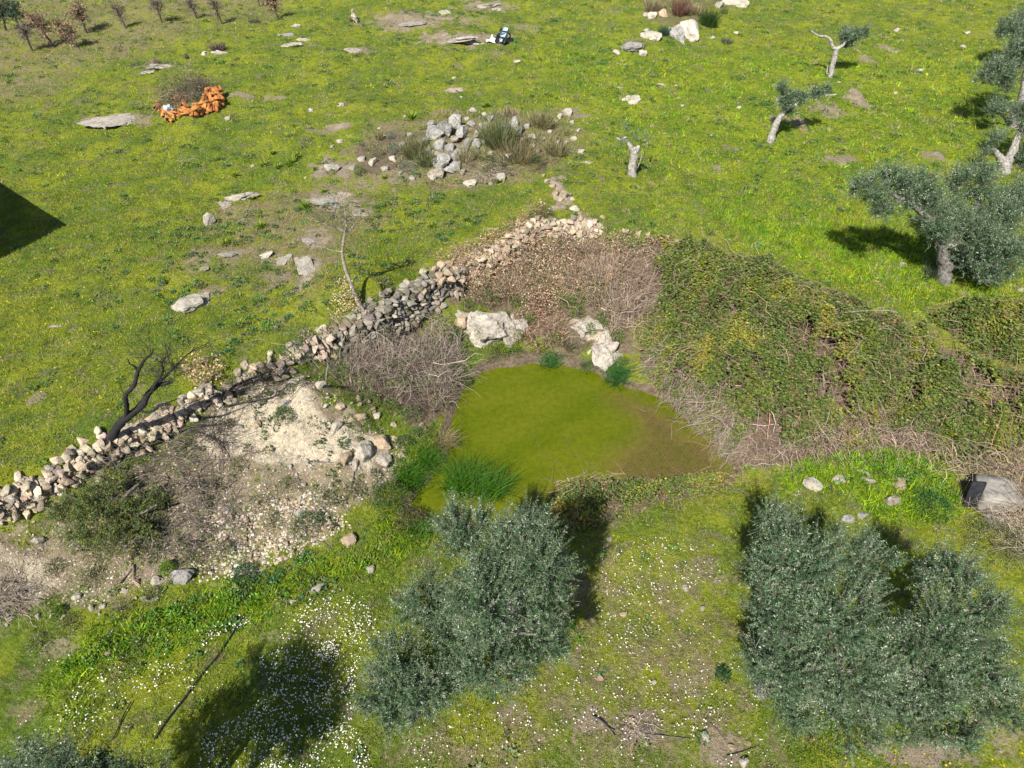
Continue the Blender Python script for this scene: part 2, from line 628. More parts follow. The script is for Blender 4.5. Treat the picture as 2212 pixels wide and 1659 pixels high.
ZONES = {
    'sand': gpoly([(430, 885), (560, 838), (640, 805), (700, 822), (740, 870), (840, 930), (900, 985), (850, 1050), (760, 1110), (690, 1180), (560, 1225), (430, 1240), (300, 1280),
                   (180, 1310), (60, 1300), (-80, 1260), (-80, 1190), (120, 1100), (250, 1030), (350, 965)]),
    'core': gpoly([(440, 885), (560, 838), (640, 808), (690, 830), (740, 890), (830, 945), (830, 1020), (720, 1040), (600, 1010), (520, 1000), (440, 1000), (380, 960)]),
    'cliff1': gpoly([(985, 680), (1040, 672), (1110, 680), (1105, 735), (1060, 745), (1000, 720)]),
    'cliff2': gpoly([(1235, 690), (1290, 690), (1335, 735), (1330, 785), (1290, 775), (1270, 730)]),
    'bare': gpoly([(-40, 1170), (60, 1165), (140, 1210), (150, 1260), (60, 1310), (-40, 1320)]),
    'litter1': gpoly([(940, 590), (1060, 545), (1140, 515), (1300, 500), (1470, 540), (1400, 640), (1360, 760), (1200, 770), (1080, 680), (960, 650)]),
    'litter2': gpoly([(700, 715), (860, 700), (980, 730), (1000, 800), (960, 900), (920, 950), (860, 880), (740, 840), (690, 770)]),
    'bramble': gpoly([(1330, 545), (1420, 520), (1500, 535), (1600, 560), (1700, 590), (1800, 630), (1890, 680), (1990, 730), (2100, 770), (2290, 830), (2380, 1040), (2240, 1030),
                      (2150, 1015), (2050, 1010), (1990, 975), (1900, 965), (1780, 985), (1680, 1005), (1590, 1020), (1560, 985), (1500, 925), (1460, 878), (1420, 850), (1390, 800), (1370, 700), (1340, 620)]),
    'bramble2': gpoly([(2000, 690), (2080, 655), (2180, 650), (2300, 670), (2400, 800), (2250, 800), (2100, 760)]),
    'shore': gpoly([(1150, 1120), (1200, 1080), (1300, 1055), (1400, 1050), (1500, 1045), (1570, 1030), (1600, 1040), (1540, 1070), (1420, 1095), (1320, 1130), (1200, 1160)]),
    'lush1': gpoly([(1650, 985), (1740, 970), (1870, 960), (1990, 975), (2060, 1010), (2085, 1090), (2060, 1140), (1900, 1120), (1800, 1060), (1700, 1060)]),
    'lush2': gpoly([(80, 1470), (250, 1330), (420, 1290), (560, 1270), (640, 1240), (760, 1180), (900, 1120), (940, 1170), (820, 1220), (700, 1260), (560, 1330), (400, 1400), (250, 1440), (120, 1560)]),
    'lush4': gpoly([(1150, 90), (1500, 110), (2250, 120), (2300, 560), (1700, 560), (1480, 440), (1250, 260)]),
    'lush3': gpoly([(1500, 430), (1800, 470), (2300, 560), (2300, 650), (2000, 690), (1800, 620), (1650, 560)]),
    'dryfront': gpoly([(1230, 1250), (1330, 1180), (1500, 1210), (1570, 1350), (1590, 1500), (1700, 1700), (900, 1720), (830, 1560), (1000, 1560), (1150, 1480), (1260, 1400)]),
    'dryback': gpoly([(-200, -30), (700, -30), (560, 40), (300, 110), (150, 200), (-200, 250)]),
    'heap': gpoly([(690, 380), (760, 320), (800, 270), (900, 255), (1060, 250), (1200, 240), (1280, 290), (1200, 370), (1100, 400), (980, 410), (800, 400)]),
    'dryheap': gpoly([(760, 320), (830, 285), (910, 280), (920, 340), (880, 370), (790, 380)]),
    'drymid': gpoly([(640, 400), (800, 400), (830, 470), (720, 560), (660, 640), (560, 600), (420, 590), (400, 560), (480, 520), (460, 450)]),
    'outcrop': gpoly([(1380, 0), (1480, -20), (1560, 0), (1540, 60), (1440, 70), (1390, 50)]),
    'tiles': gpoly([(330, 215), (420, 175), (500, 195), (480, 240), (400, 262), (335, 255)]),
}


PATCH = [(715, 430, 75, 26, .8), (668, 585, 40, 50, .75), (610, 600, 50, 24, .6), (680, 515, 50, 26, .7), (775, 455, 50, 26, .6), (520, 470, 60, 30, .45), (440, 640, 50, 30, .6), (495, 548, 60, 20, .6),
         (575, 552, 60, 16, .5), (730, 275, 40, 10, .7), (700, 285, 50, 8, .6), (440, 555, 60, 24, .45), (1050, 14, 90, 14, .6), (1000, 84, 130, 18, .75), (890, 45, 120, 24, .7), (1130, 60, 50, 14, .5),
         (1000, 40, 90, 20, .45), (980, 193, 34, 7, .8), (1850, 215, 26, 26, .75), (1790, 240, 50, 18, .6), (1730, 265, 30, 14, .6), (1820, 345, 50, 12, .7), (1920, 107, 30, 8, .7), (1870, 128, 24, 10, .6),
         (2015, 335, 30, 12, .75), (1680, 258, 26, 8, .6), (1700, 232, 30, 30, .4), (1545, 366, 20, 10, .6), (1580, 320, 30, 10, .5), (1240, 245, 40, 14, .6), (1215, 320, 60, 22, .45), (1210, 420, 30, 50, .8),
         (1250, 480, 30, 16, .7), (520, 205, 40, 8, .6), (590, 212, 40, 6, .6), (545, 225, 30, 7, .4), (250, 258, 120, 18, .6), (345, 145, 80, 12, .5), (400, 345, 40, 14, .4), (780, 108, 40, 8, .6), (720, 365, 60, 26, .7),
         (760, 400, 70, 22, .5), (850, 385, 60, 22, .5), (1000, 350, 60, 40, .5), (1120, 300, 80, 40, .4), (640, 97, 70, 6, .5), (1330, 20, 60, 12, .4), (1500, 120, 40, 8, .4), (90, 900, 60, 30, .3), (75, 860, 20, 16, .6),
         (270, 780, 40, 30, .35), (290, 840, 30, 40, .45), (150, 750, 40, 30, .4), (390, 600, 50, 20, .35), (1340, 1560, 160, 50, .55), (1560, 1600, 60, 50, .6), (900, 1610, 60, 30, .4), (1480, 1480, 60, 40, .45), (1100, 1540, 60, 30, .45),
         (1990, 1620, 120, 50, .7), (2160, 1600, 60, 60, .5), (700, 1330, 60, 24, .35), (600, 1380, 60, 26, .4), (1540, 1250, 40, 60, .4), (330, 1390, 60, 24, .4), (150, 1400, 60, 26, .5), (220, 1300, 120, 40, .5), (1150, 167, 40, 6, .4)]


def patches(x, y):
    out = np.zeros(np.shape(x))
    wob = .55 * fbm(x * 1.7, y * 1.7, 4, 141)
    for a, rx, ry, v in PATCH_G:
        q = np.hypot((x - a[0]) / rx, (y - a[1]) / ry) + wob
        out = np.maximum(out, v * sstep(1.15, .45, q))
    return out


PATCH_G = []
for a_, b_, rx_, ry_, v_ in PATCH:
    g_ = G(a_, b_)
    k_ = m_per_px(g_)
    PATCH_G.append((g_, rx_ * k_, ry_ * k_ / max(.25, math.sin(math.atan2(CAM_H - g_[2], g_[1]))), v_))


def zone(name, x, y, soft, wob=0.0, scale=1.2, seed=0):
    sd_ = poly_sd(x, y, ZONES[name])
    if wob:
        sd_ = sd_ + wob * fbm(x * scale, y * scale, 3, 40 + seed)
    return sstep(-soft, soft, sd_)


def cover(x, y):
    """how much bare sand, dry grass, lush growth and brown litter lies at each ground point"""
    x, y = np.asarray(x, float), np.asarray(y, float)
    sand = np.maximum.reduce([.62 * zone('sand', x, y, .6, .6), zone('core', x, y, .5, .35), zone('cliff1', x, y, .12, .2, 2), zone('cliff2', x, y, .12, .2, 2),
                              .85 * zone('bare', x, y, .4, .3), .45 * zone('tiles', x, y, .6, .3), patches(x, y)])
    lit = np.maximum.reduce([.85 * zone('litter1', x, y, .5, .4), .8 * zone('litter2', x, y, .5, .4), zone('bramble', x, y, .25), .8 * zone('bramble2', x, y, .4),
                             zone('shore', x, y, .2) * .6, .55 * zone('outcrop', x, y, .8, .5), .75 * zone('dryheap', x, y, .5, .4)])
    pdist = -poly_sd(x, y, POND_G)
    lit = np.maximum(lit, .9 * sstep(.45, .1, pdist))
    dry = np.maximum.reduce([.40 * zone('dryfront', x, y, 1.0, .8), .5 * zone('dryback', x, y, 3, 2, .3), .7 * zone('heap', x, y, .8, .5), .6 * zone('drymid', x, y, 1.0, 1.0)])
    lush = np.maximum.reduce([zone('lush1', x, y, .3, .3), .9 * zone('lush2', x, y, .5, .5), .75 * zone('lush3', x, y, 1.2, .8), .38 * zone('lush4', x, y, 3, 2.5, .35)])
    return sand, dry, lush, lit, pdist


def axis(segs):
    out = [segs[0][0]]
    for a, b, s in segs:
        out += list(np.linspace(a, b, max(2, int(round((b - a) / s)) + 1))[1:])
    return np.array(out)


ax = axis([(-420, -120, 60), (-120, -50, 8), (-50, -23, .3), (-23, 23, .1), (23, 50, .3), (50, 120, 8), (120, 420, 60)])
ay = axis([(-200, -20, 40), (-20, 2, 1.0), (2, 27, .085), (27, 62, .2), (62, 100, 3), (100, 420, 60)])
X, Y = np.meshgrid(ax, ay)
Z = H(X, Y)
ny, nx = X.shape
sand, dry, lush, lit, pdist = [np.zeros(X.shape) for _ in range(5)]
sel = (np.abs(X) < 52) & (Y > 1) & (Y < 64)
sand[sel], dry[sel], lush[sel], lit[sel], pdist[sel] = cover(X[sel], Y[sel])
idx = np.arange(nx * ny).reshape(ny, nx)
Fq = np.stack([idx[:-1, :-1], idx[:-1, 1:], idx[1:, 1:], idx[1:, :-1]], -1).reshape(-1, 4)

m, t, b = mat_new('meadow ground')
p = position(t)
sp = nd(t, 'ShaderNodeSeparateColor')
t.links.new(attr(t, 'tint'), sp.inputs[0])
s_, d_, l_ = sp.outputs[0], sp.outputs[1], sp.outputs[2]
lt = attr(t, 'litter', 'Fac')
nA, nB, nC, nD = noise(t, .33, 5, .62, p), noise(t, 1.5, 6, .68, p), noise(t, 8, 5, .7, p), noise(t, 45, 3, .7, p)
g = mixc(t, ramp(t, nA, [(.40, grey(0)), (.58, grey(1))]), (.120, .180, .018), (.240, .272, .020))
g = mixc(t, ramp(t, nB, [(.48, grey(0)), (.62, grey(.8))]), g, (.070, .128, .022))
g = mixc(t, ramp(t, maths(t, 'ADD', nB, maths(t, 'MULTIPLY', d_, .24)), [(.56, grey(0)), (.72, grey(.9))]), g, (.215, .185, .085))
g = mixc(t, ramp(t, maths(t, 'ADD', nC, maths(t, 'MULTIPLY', d_, .22)), [(.54, grey(0)), (.72, grey(.8))]), g, (.22, .185, .105))
nE = noise(t, .75, 7, .72, p)
g = mixc(t, ramp(t, maths(t, 'ADD', nE, maths(t, 'MULTIPLY', d_, .2)), [(.56, grey(0)), (.70, grey(.85))]), g, (.25, .205, .115))
g = mixc(t, maths(t, 'MULTIPLY', l_, .75), g, mixc(t, ramp(t, nC, [(.38, grey(0)), (.6, grey(1))]), (.08, .16, .010), (.24, .33, .014)))
g = mixc(t, 1.0, g, ramp(t, nC, [(.28, grey(.5)), (.52, grey(1.0)), (.75, grey(1.3))]), 'MULTIPLY')
g = mixc(t, 1.0, g, ramp(t, nD, [(.34, grey(.55)), (.52, grey(1.0)), (.7, grey(1.25))]), 'MULTIPLY')
sa = mixc(t, ramp(t, nB, [(.35, grey(0)), (.6, grey(1))]), (.245, .19, .135), (.34, .275, .20))
sa = mixc(t, ramp(t, maths(t, 'ADD', s_, maths(t, 'MULTIPLY', maths(t, 'SUBTRACT', nB, .5), .5)), [(.72, grey(0)), (.95, grey(1))]), sa, (.60, .52, .385))
sa = mixc(t, ramp(t, nC, [(.46, grey(0)), (.66, grey(.7))]), sa, (.26, .21, .15))
sa = mixc(t, 1.0, sa, ramp(t, nD, [(.3, grey(.62)), (.55, grey(1.02))]), 'MULTIPLY')
li = mixc(t, ramp(t, nC, [(.35, grey(0)), (.65, grey(1))]), (.085, .068, .046), (.22, .168, .115))
li = mixc(t, ramp(t, nB, [(.55, grey(0)), (.7, grey(.6))]), li, (.07, .085, .025))
fs = ramp(t, maths(t, 'ADD', s_, maths(t, 'MULTIPLY', maths(t, 'SUBTRACT', nC, .5), 1.5)), [(.36, grey(0)), (.62, grey(1))])
fl = ramp(t, maths(t, 'ADD', lt, maths(t, 'MULTIPLY', maths(t, 'SUBTRACT', nC, .5), .8)), [(.35, grey(0)), (.65, grey(1))])
c = mixc(t, fl, g, li)
c = mixc(t, fs, c, sa)
t.links.new(c, b.inputs['Base Color'])
b.inputs['Roughness'].default_value = .95
b.inputs['Specular IOR Level'].default_value = .1
bump(t, b, maths(t, 'ADD', nC, maths(t, 'MULTIPLY', nD, .5)), 1.0, .12)
ground = build('ground', np.c_[X.ravel(), Y.ravel(), Z.ravel()], Fq, m, None, np.c_[sand.ravel(), dry.ravel(), lush.ravel()])
la = ground.data.attributes.new('litter', 'FLOAT', 'POINT')
la.data.foreach_set('value', lit.ravel().astype(np.float32))
tag(ground, kind='structure')

# ------------------------------------------------------------------ the pond water, covered with green algae
x0, y0 = POND_G.min(0) - .3
x1, y1 = POND_G.max(0) + .3
wx, wy = np.meshgrid(np.arange(x0, x1, .08), np.arange(y0, y1, .08))
idx = np.arange(wx.size).reshape(wx.shape)
Fw = np.stack([idx[:-1, :-1], idx[:-1, 1:], idx[1:, 1:], idx[1:, :-1]], -1).reshape(-1, 4)
mud_poly = gpoly([(1330, 880), (1400, 905), (1480, 950), (1560, 1000), (1600, 1030), (1500, 1070), (1380, 1060), (1330, 1010), (1400, 960), (1360, 910)])
mudm = sstep(-.9, .55, poly_sd(wx, wy, mud_poly) + .4 * fbm(wx * .8, wy * .8, 3, 77))
streak = sstep(-.6, .5, fbm(wx * .35 + wy * .12, wy * .8 - wx * .25, 3, 88))
m, t, b = mat_new('algae water')
p = position(t)
sp = nd(t, 'ShaderNodeSeparateColor')
t.links.new(attr(t, 'tint'), sp.inputs[0])
nB, nC = noise(t, 2.2, 5, .6, p), noise(t, 24, 4, .7, p)
c = mixc(t, sp.outputs[1], (.066, .088, .0005), (.086, .100, .003))
c = mixc(t, maths(t, 'MULTIPLY', sp.outputs[0], ramp(t, nB, [(.3, grey(.55)), (.6, grey(1))])), c, (.105, .078, .022))
c = mixc(t, ramp(t, maths(t, 'MULTIPLY', maths(t, 'ADD', sp.outputs[0], .45), nC), [(.70, grey(0)), (.84, grey(.8))]), c, (.03, .03, .008))
c = mixc(t, 1.0, c, ramp(t, nC, [(.3, grey(.78)), (.7, grey(1.18))]), 'MULTIPLY')
c = mixc(t, 1.0, c, ramp(t, noise(t, 5, 6, .75, p), [(.35, grey(.8)), (.6, grey(1.1))]), 'MULTIPLY')
t.links.new(c, b.inputs['Base Color'])
b.inputs['Roughness'].default_value = .2
b.inputs['Specular IOR Level'].default_value = .3
bump(t, b, nC, .06, .01)
water = build('pond_water', np.c_[wx.ravel(), wy.ravel(), np.full(wx.size, WATER_Z)], Fw, m, None, np.c_[mudm.ravel(), streak.ravel(), 0 * mudm.ravel()])
tag(water, kind='structure')


# ------------------------------------------------------------------ grass, weeds, daisies
def scatter(pp, n_, is_ground=False):
    poly = pp if is_ground else gpoly(pp)
    lo, hi = poly.min(0), poly.max(0)
    out = np.zeros((0, 2))
    while len(out) < n_:
        q = rng.uniform(lo, hi, (max(n_ * 2, 64), 2))
        out = np.vstack([out, q[poly_sd(q[:, 0], q[:, 1], poly) > 0]])
    return out[:n_]


FRUST = np.array([[-7.5, 2.2], [7.5, 2.2], [22, 21], [47, 58], [-47, 58], [-22, 21]])


def grass_colour(x, y):
    nb = fbm(x * .33, y * .33, 4, 61) + .2 * rng.normal(size=len(x))
    col = np.where((nb > .05)[:, None], [.27, .305, .024], [.150, .215, .024])
    e = fbm(x * .75, y * .75, 4, 67) + .3 * rng.normal(size=len(x))
    col = np.where((e > .75)[:, None], [.30, .25, .15], col)
    q = fbm(x * 1.5, y * 1.5, 3, 65) + .25 * rng.normal(size=len(x))
    return np.where((q > .45)[:, None], [.085, .165, .030], col)


nearq = scatter(FRUST[[0, 1, 2, 5]] + [[0, 0], [0, 0], [3, 5], [-3, 5]], 62000, True)
farq = scatter(np.array([[-25.5, 26], [25.5, 26], [47, 58], [-47, 58]]), 38000, True)
V_, C_, nblade = [], [], 0
for q, nb, lr, wr in ((nearq, 12, (.06, .14), (.012, .022)), (farq, 9, (.08, .16), (.022, .04))):
    sand, dry, lush, lit, pdist = cover(q[:, 0], q[:, 1])
    pr = (1 - np.clip(sand * 1.15, 0, .97)) * (1 - np.clip(lit * 1.05, 0, .96)) * (1 - .3 * dry) * (pdist > .12)
    patch = sstep(-.7, .5, fbm(q[:, 0] * .9, q[:, 1] * .9, 3, 31))
    ok = rng.uniform(size=len(q)) < pr * (.45 + .55 * patch)
    q, lush, dry = q[ok], lush[ok], dry[ok]
    k = len(q)
    col = grass_colour(q[:, 0], q[:, 1])
    isdry = rng.uniform(size=k) < .17 + .5 * dry
    col[isdry] = [.27, .23, .12]
    lu = rng.uniform(size=k) < lush * .85
    col[lu] = np.where(rng.uniform(size=(lu.sum(), 1)) < .6, [.23, .34, .012], [.11, .22, .014])
    col = vary(col, k, .2, .08)
    hgt = (.5 + .9 * rng.uniform(size=k) ** 2) * (1 + 1.1 * lush)
    rep = lambda a: np.repeat(a, nb, 0)
    base = rep(np.c_[q, H(q[:, 0], q[:, 1]) - .005])
    base[:, :2] += rng.normal(0, .05 if nb == 13 else .09, (k * nb, 2))
    az_, lean = rng.uniform(0, 2 * np.pi, k * nb), rng.uniform(.15, 1.1, k * nb)
    d = np.c_[np.cos(az_) * np.sin(lean), np.sin(az_) * np.sin(lean), np.cos(lean)]
    L = rng.uniform(*lr, k * nb) * rep(hgt)
    W = rng.uniform(*wr, k * nb) * (1 + .5 * rep(lush))
    side = np.c_[-np.sin(az_), np.cos(az_), 0 * az_]
    side = norm(side * np.cos(az_ * 3)[:, None] + np.cross(side, d) * np.sin(az_ * 3)[:, None])
    tri = np.stack([base - side * W[:, None] / 2, base + side * W[:, None] / 2, base + d * L[:, None] - [0, 0, .01]], 1)
    V_.append(tri.reshape(-1, 3))
    C_.append(np.repeat(rep(col) * np.exp(rng.normal(0, .12, (k * nb, 1))), 3, 0))
V_ = np.vstack(V_)
gr = build('grass', V_, np.arange(len(V_)).reshape(-1, 3), M['grass'], None, np.vstack(C_), False)
tag(gr, 'short green meadow grass with dry patches covering the ground', 'grass', kind='stuff')

# low broad-leaved weeds, darker and bluer than the grass
pl = Pile()
q = np.vstack([scatter(FRUST, 2300, True), scatter([(300, 480), (900, 420), (1120, 430), (900, 560), (760, 640), (420, 800), (330, 640)], 420),
               scatter([(80, 1470), (420, 1280), (900, 1130), (900, 1220), (560, 1340), (250, 1450)], 230), scatter([(1650, 985), (1990, 975), (2085, 1090), (1900, 1120)], 260),
               scatter([(430, 885), (640, 805), (900, 985), (690, 1180), (180, 1310), (60, 1250)], 170)])
ok = (poly_sd(q[:, 0], q[:, 1], POND_G) < -.3) & (poly_sd(q[:, 0], q[:, 1], ZONES['bramble']) < 0)
nz = fbm(q[:, 0] * .25, q[:, 1] * .25, 3, 91)
ok &= rng.uniform(size=len(q)) < sstep(-.6, .4, nz) + .15
q = q[ok]
k, nl = len(q), 34
lu = np.maximum(zone('lush1', q[:, 0], q[:, 1], .3), zone('lush2', q[:, 0], q[:, 1], .3))
size = rng.uniform(.05, .17, k) * (1 + .35 * (q[:, 1] > 25))
col = pick([(.028, .105, .042), (.045, .12, .030), (.085, .155, .026), (.12, .14, .06)], [2, 3, 4, 3], k)
onsand = zone('sand', q[:, 0], q[:, 1], .3) > .5
col[onsand] = pick([(.07, .10, .035), (.10, .12, .05), (.05, .10, .03)], [2, 2, 1], onsand.sum())
br = rng.uniform(size=k) < lu * .8
col[br] = pick([(.095, .19, .01), (.05, .14, .012)], [2, 1], br.sum())
col = vary(col, k, .2, .08)
rr = np.sqrt(rng.uniform(size=(k, nl)))
an = rng.uniform(0, 2 * np.pi, (k, nl))
ex = rng.uniform(.7, 1.5, (k, 1))
px_ = (q[:, None, 0] + rr * np.cos(an) * size[:, None] * ex).ravel()
py_ = (q[:, None, 1] + rr * np.sin(an) * size[:, None]).ravel()
pz_ = H(px_, py_) + (np.sqrt(np.maximum(1 - rr ** 2, 0)) * size[:, None] * rng.uniform(.3, .75, (k, nl))).ravel()
el = rng.uniform(-.1, 1.0, k * nl)
a2 = an.ravel() + rng.normal(0, .7, k * nl)
d = np.c_[np.cos(a2) * np.cos(el), np.sin(a2) * np.cos(el), np.sin(el)]
sz = np.repeat(size, nl)
V, Fc = leaves(np.c_[px_, py_, pz_], d, .045 + .22 * sz, .03 + .1 * sz, rng.normal(0, .6, k * nl))
pl.add(V, Fc, np.repeat(col, nl, 0) * np.exp(rng.normal(0, .2, (k * nl, 1))))
o = pl.out('weeds', M['leaf'], smooth=False)
tag(o, 'low dark green broad-leaved weeds speckling the meadow', 'weeds', kind='stuff')


def flowers(name, spots, size, cols, hz, label):
    V, C = [], []
    for pp, n_, clump in spots:
        q = scatter(pp, n_ * 2)
        if clump:
            f = fbm(q[:, 0] * 1.6, q[:, 1] * 1.6, 3, 53) + .6 * rng.normal(size=len(q))
            q = q[np.argsort(-f)[:n_]]
        else:
            q = q[:n_]
        q = q[poly_sd(q[:, 0], q[:, 1], POND_G) < -.3]
        k = len(q)
        r = rng.uniform(*size, k)
        ctr = np.c_[q, H(q[:, 0], q[:, 1]) + rng.uniform(*hz, k)]
        nrm = norm(np.c_[rng.normal(0, .3, (k, 2)), np.ones(k)])
        _, s, u = frame_of(nrm, np.tile([1.0, 0, 0], (k, 1)))
        for j in range(3):            # a ring of six petals as three quads
            a = j * 2 * np.pi / 3
            pts = [0, 1, 2]
            ring = [ctr] + [ctr + r[:, None] * (s * np.cos(a + w_ * np.pi / 3) + u * np.sin(a + w_ * np.pi / 3)) for w_ in pts]
            V.append(np.stack(ring, 1).reshape(-1, 3))
            C.append(np.repeat(pick(cols[0], cols[1], k), 4, 0))
    V = np.vstack(V)
    o = build(name, V, np.arange(len(V)).reshape(-1, 4), M['petal'], None, np.vstack(C), False)
    tag(o, label, 'flowers', kind='stuff')


flowers('daisies', [([(610, 1330), (720, 1270), (800, 1300), (830, 1400), (700, 1430), (600, 1400)], 420, 1),
                    ([(560, 1420), (700, 1380), (780, 1420), (760, 1560), (840, 1700), (430, 1700), (440, 1600), (560, 1520)], 1700, 1),
                    ([(430, 1395), (470, 1345), (530, 1330), (545, 1350), (490, 1370), (440, 1400)], 70, 1),
                    ([(250, 1440), (400, 1430), (440, 1500), (300, 1500), (130, 1620), (120, 1520)], 190, 1),
                    ([(1280, 1180), (1420, 1160), (1540, 1180), (1560, 1260), (1450, 1280), (1400, 1420), (1290, 1400)], 380, 1),
                    ([(1240, 1400), (1480, 1290), (1580, 1400), (1640, 1500), (1600, 1560), (1240, 1560)], 200, 1),
                    ([(850, 1560), (1250, 1450), (1640, 1500), (1680, 1700), (850, 1700)], 420, 1),
                    ([(60, 1400), (420, 1330), (600, 1450), (400, 1650), (30, 1650)], 120, 0)],
        (.008, .018), ([(.78, .75, .70), (.6, .56, .54)], [3, 1]), (.05, .12), 'white daisies in drifts over the front grass')
flowers('yellow_flowers', [([(1760, 600), (1900, 610), (2100, 640), (1990, 690), (1850, 640)], 130, 1), ([(1500, 40), (2150, 20), (2100, 300), (1500, 330)], 260, 1),
                           ([(0, 560), (250, 560), (260, 900), (0, 1000)], 160, 1), ([(850, 40), (1250, 120), (1250, 200), (850, 220)], 120, 1),
                           ([(0, 200), (600, 250), (500, 480), (100, 420)], 130, 0), ([(1700, 1540), (2000, 1480), (2212, 1400), (2212, 1659), (1750, 1659)], 120, 0)],
        (.012, .022), ([(.62, .40, .01), (.6, .5, .02)], [2, 1]), (.06, .16), 'tiny yellow flowers dotted through the meadow grass')

# ------------------------------------------------------------------ stones
import bmesh


def ico(sub):
    bm = bmesh.new()
    bmesh.ops.create_icosphere(bm, subdivisions=sub, radius=1)
    bm.verts.ensure_lookup_table()
    V = np.array([v.co[:] for v in bm.verts])
    Fc = np.array([[v.index for v in f.verts] for f in bm.faces])
    bm.free()
    return V, Fc


ICO = {k: ico(k) for k in (1, 2, 3, 4)}


def stone_shape(sub, seed, boxy=.75, cuts=7, rough_=.1):
    r = np.random.default_rng(seed)
    V, Fc = ICO[sub]
    V = np.sign(V) * np.abs(V) ** boxy
    V = V / np.abs(V).max()
    for _ in range(cuts):                       # flat broken faces
        nrm = norm(r.normal(size=3))
        h = r.uniform(.42, .85)
        e = V @ nrm - h
        V = V - np.where(e > 0, e, 0)[:, None] * nrm * .9
    V = V / np.abs(V).max(0)
    o = r.uniform(0, 50, 3)
    dsp = fbm(V[:, 0] * 1.4 + V[:, 2] * .9 + o[0], V[:, 1] * 1.4 - V[:, 2] * .7 + o[1], 4) * rough_ * 1.6
    V = V * (1 + dsp)[:, None]
    return V, Fc


STONE_ME = {}


def stone_mesh(kind, mat, sub, seed, boxy, cuts, rough_):
    key = (kind, mat, seed, round(rough_, 2))
    if key not in STONE_ME:
        V, Fc = stone_shape(sub, seed, boxy, cuts, rough_)
        STONE_ME[key] = raw_mesh(kind, V, Fc, np.full(len(Fc), 3), M[mat], None, False)
    return STONE_ME[key]


def stone(px, py, wpx, hpx, label=None, mat='rock', name='rock', flat=.55, tall=None, group=None, rot=None, variant=None, sub=4, sink=.3, cat='rock', boxy=.75, cuts=7, rough_=.1, tilt=.12, depth_k=None, loc=None):
    """a rock that the photograph shows wpx wide; hpx gives its run away from the camera"""
    g_ = G(px, py) if loc is None else np.array(loc)
    cuts += 6
    if flat < .3 and tall is None:
        rough_, sink = .34, max(sink, .4)
    k = m_per_px(g_)
    sx = wpx * k / 2
    dep = math.atan2(CAM_H - g_[2], g_[1])
    h = (tall if tall is not None else flat * wpx) * k
    sy = max(.25 * sx, (hpx * k - h * math.cos(dep) * .6) / max(math.sin(dep), .25) / 2) if depth_k is None else sx * depth_k
    if flat > .45:
        sy = max(sy, .62 * sx)
    v = int(rng.integers(0, 6)) if variant is None else variant
    me = stone_mesh(name, mat, sub, 100 + v, boxy, cuts, rough_)
    o = bpy.data.objects.new(name, me)
    COL.objects.link(o)
    o.scale = (sx, sy, h * .62)
    rz = rng.uniform(-.5, .5) if rot is None else rot
    o.rotation_euler = (rng.normal(0, tilt), rng.normal(0, tilt), rz)
    o.location = (g_[0], g_[1] , g_[2] + h * .62 * (1 - 2 * sink) * .8)
    return tag(o, label, cat, group)


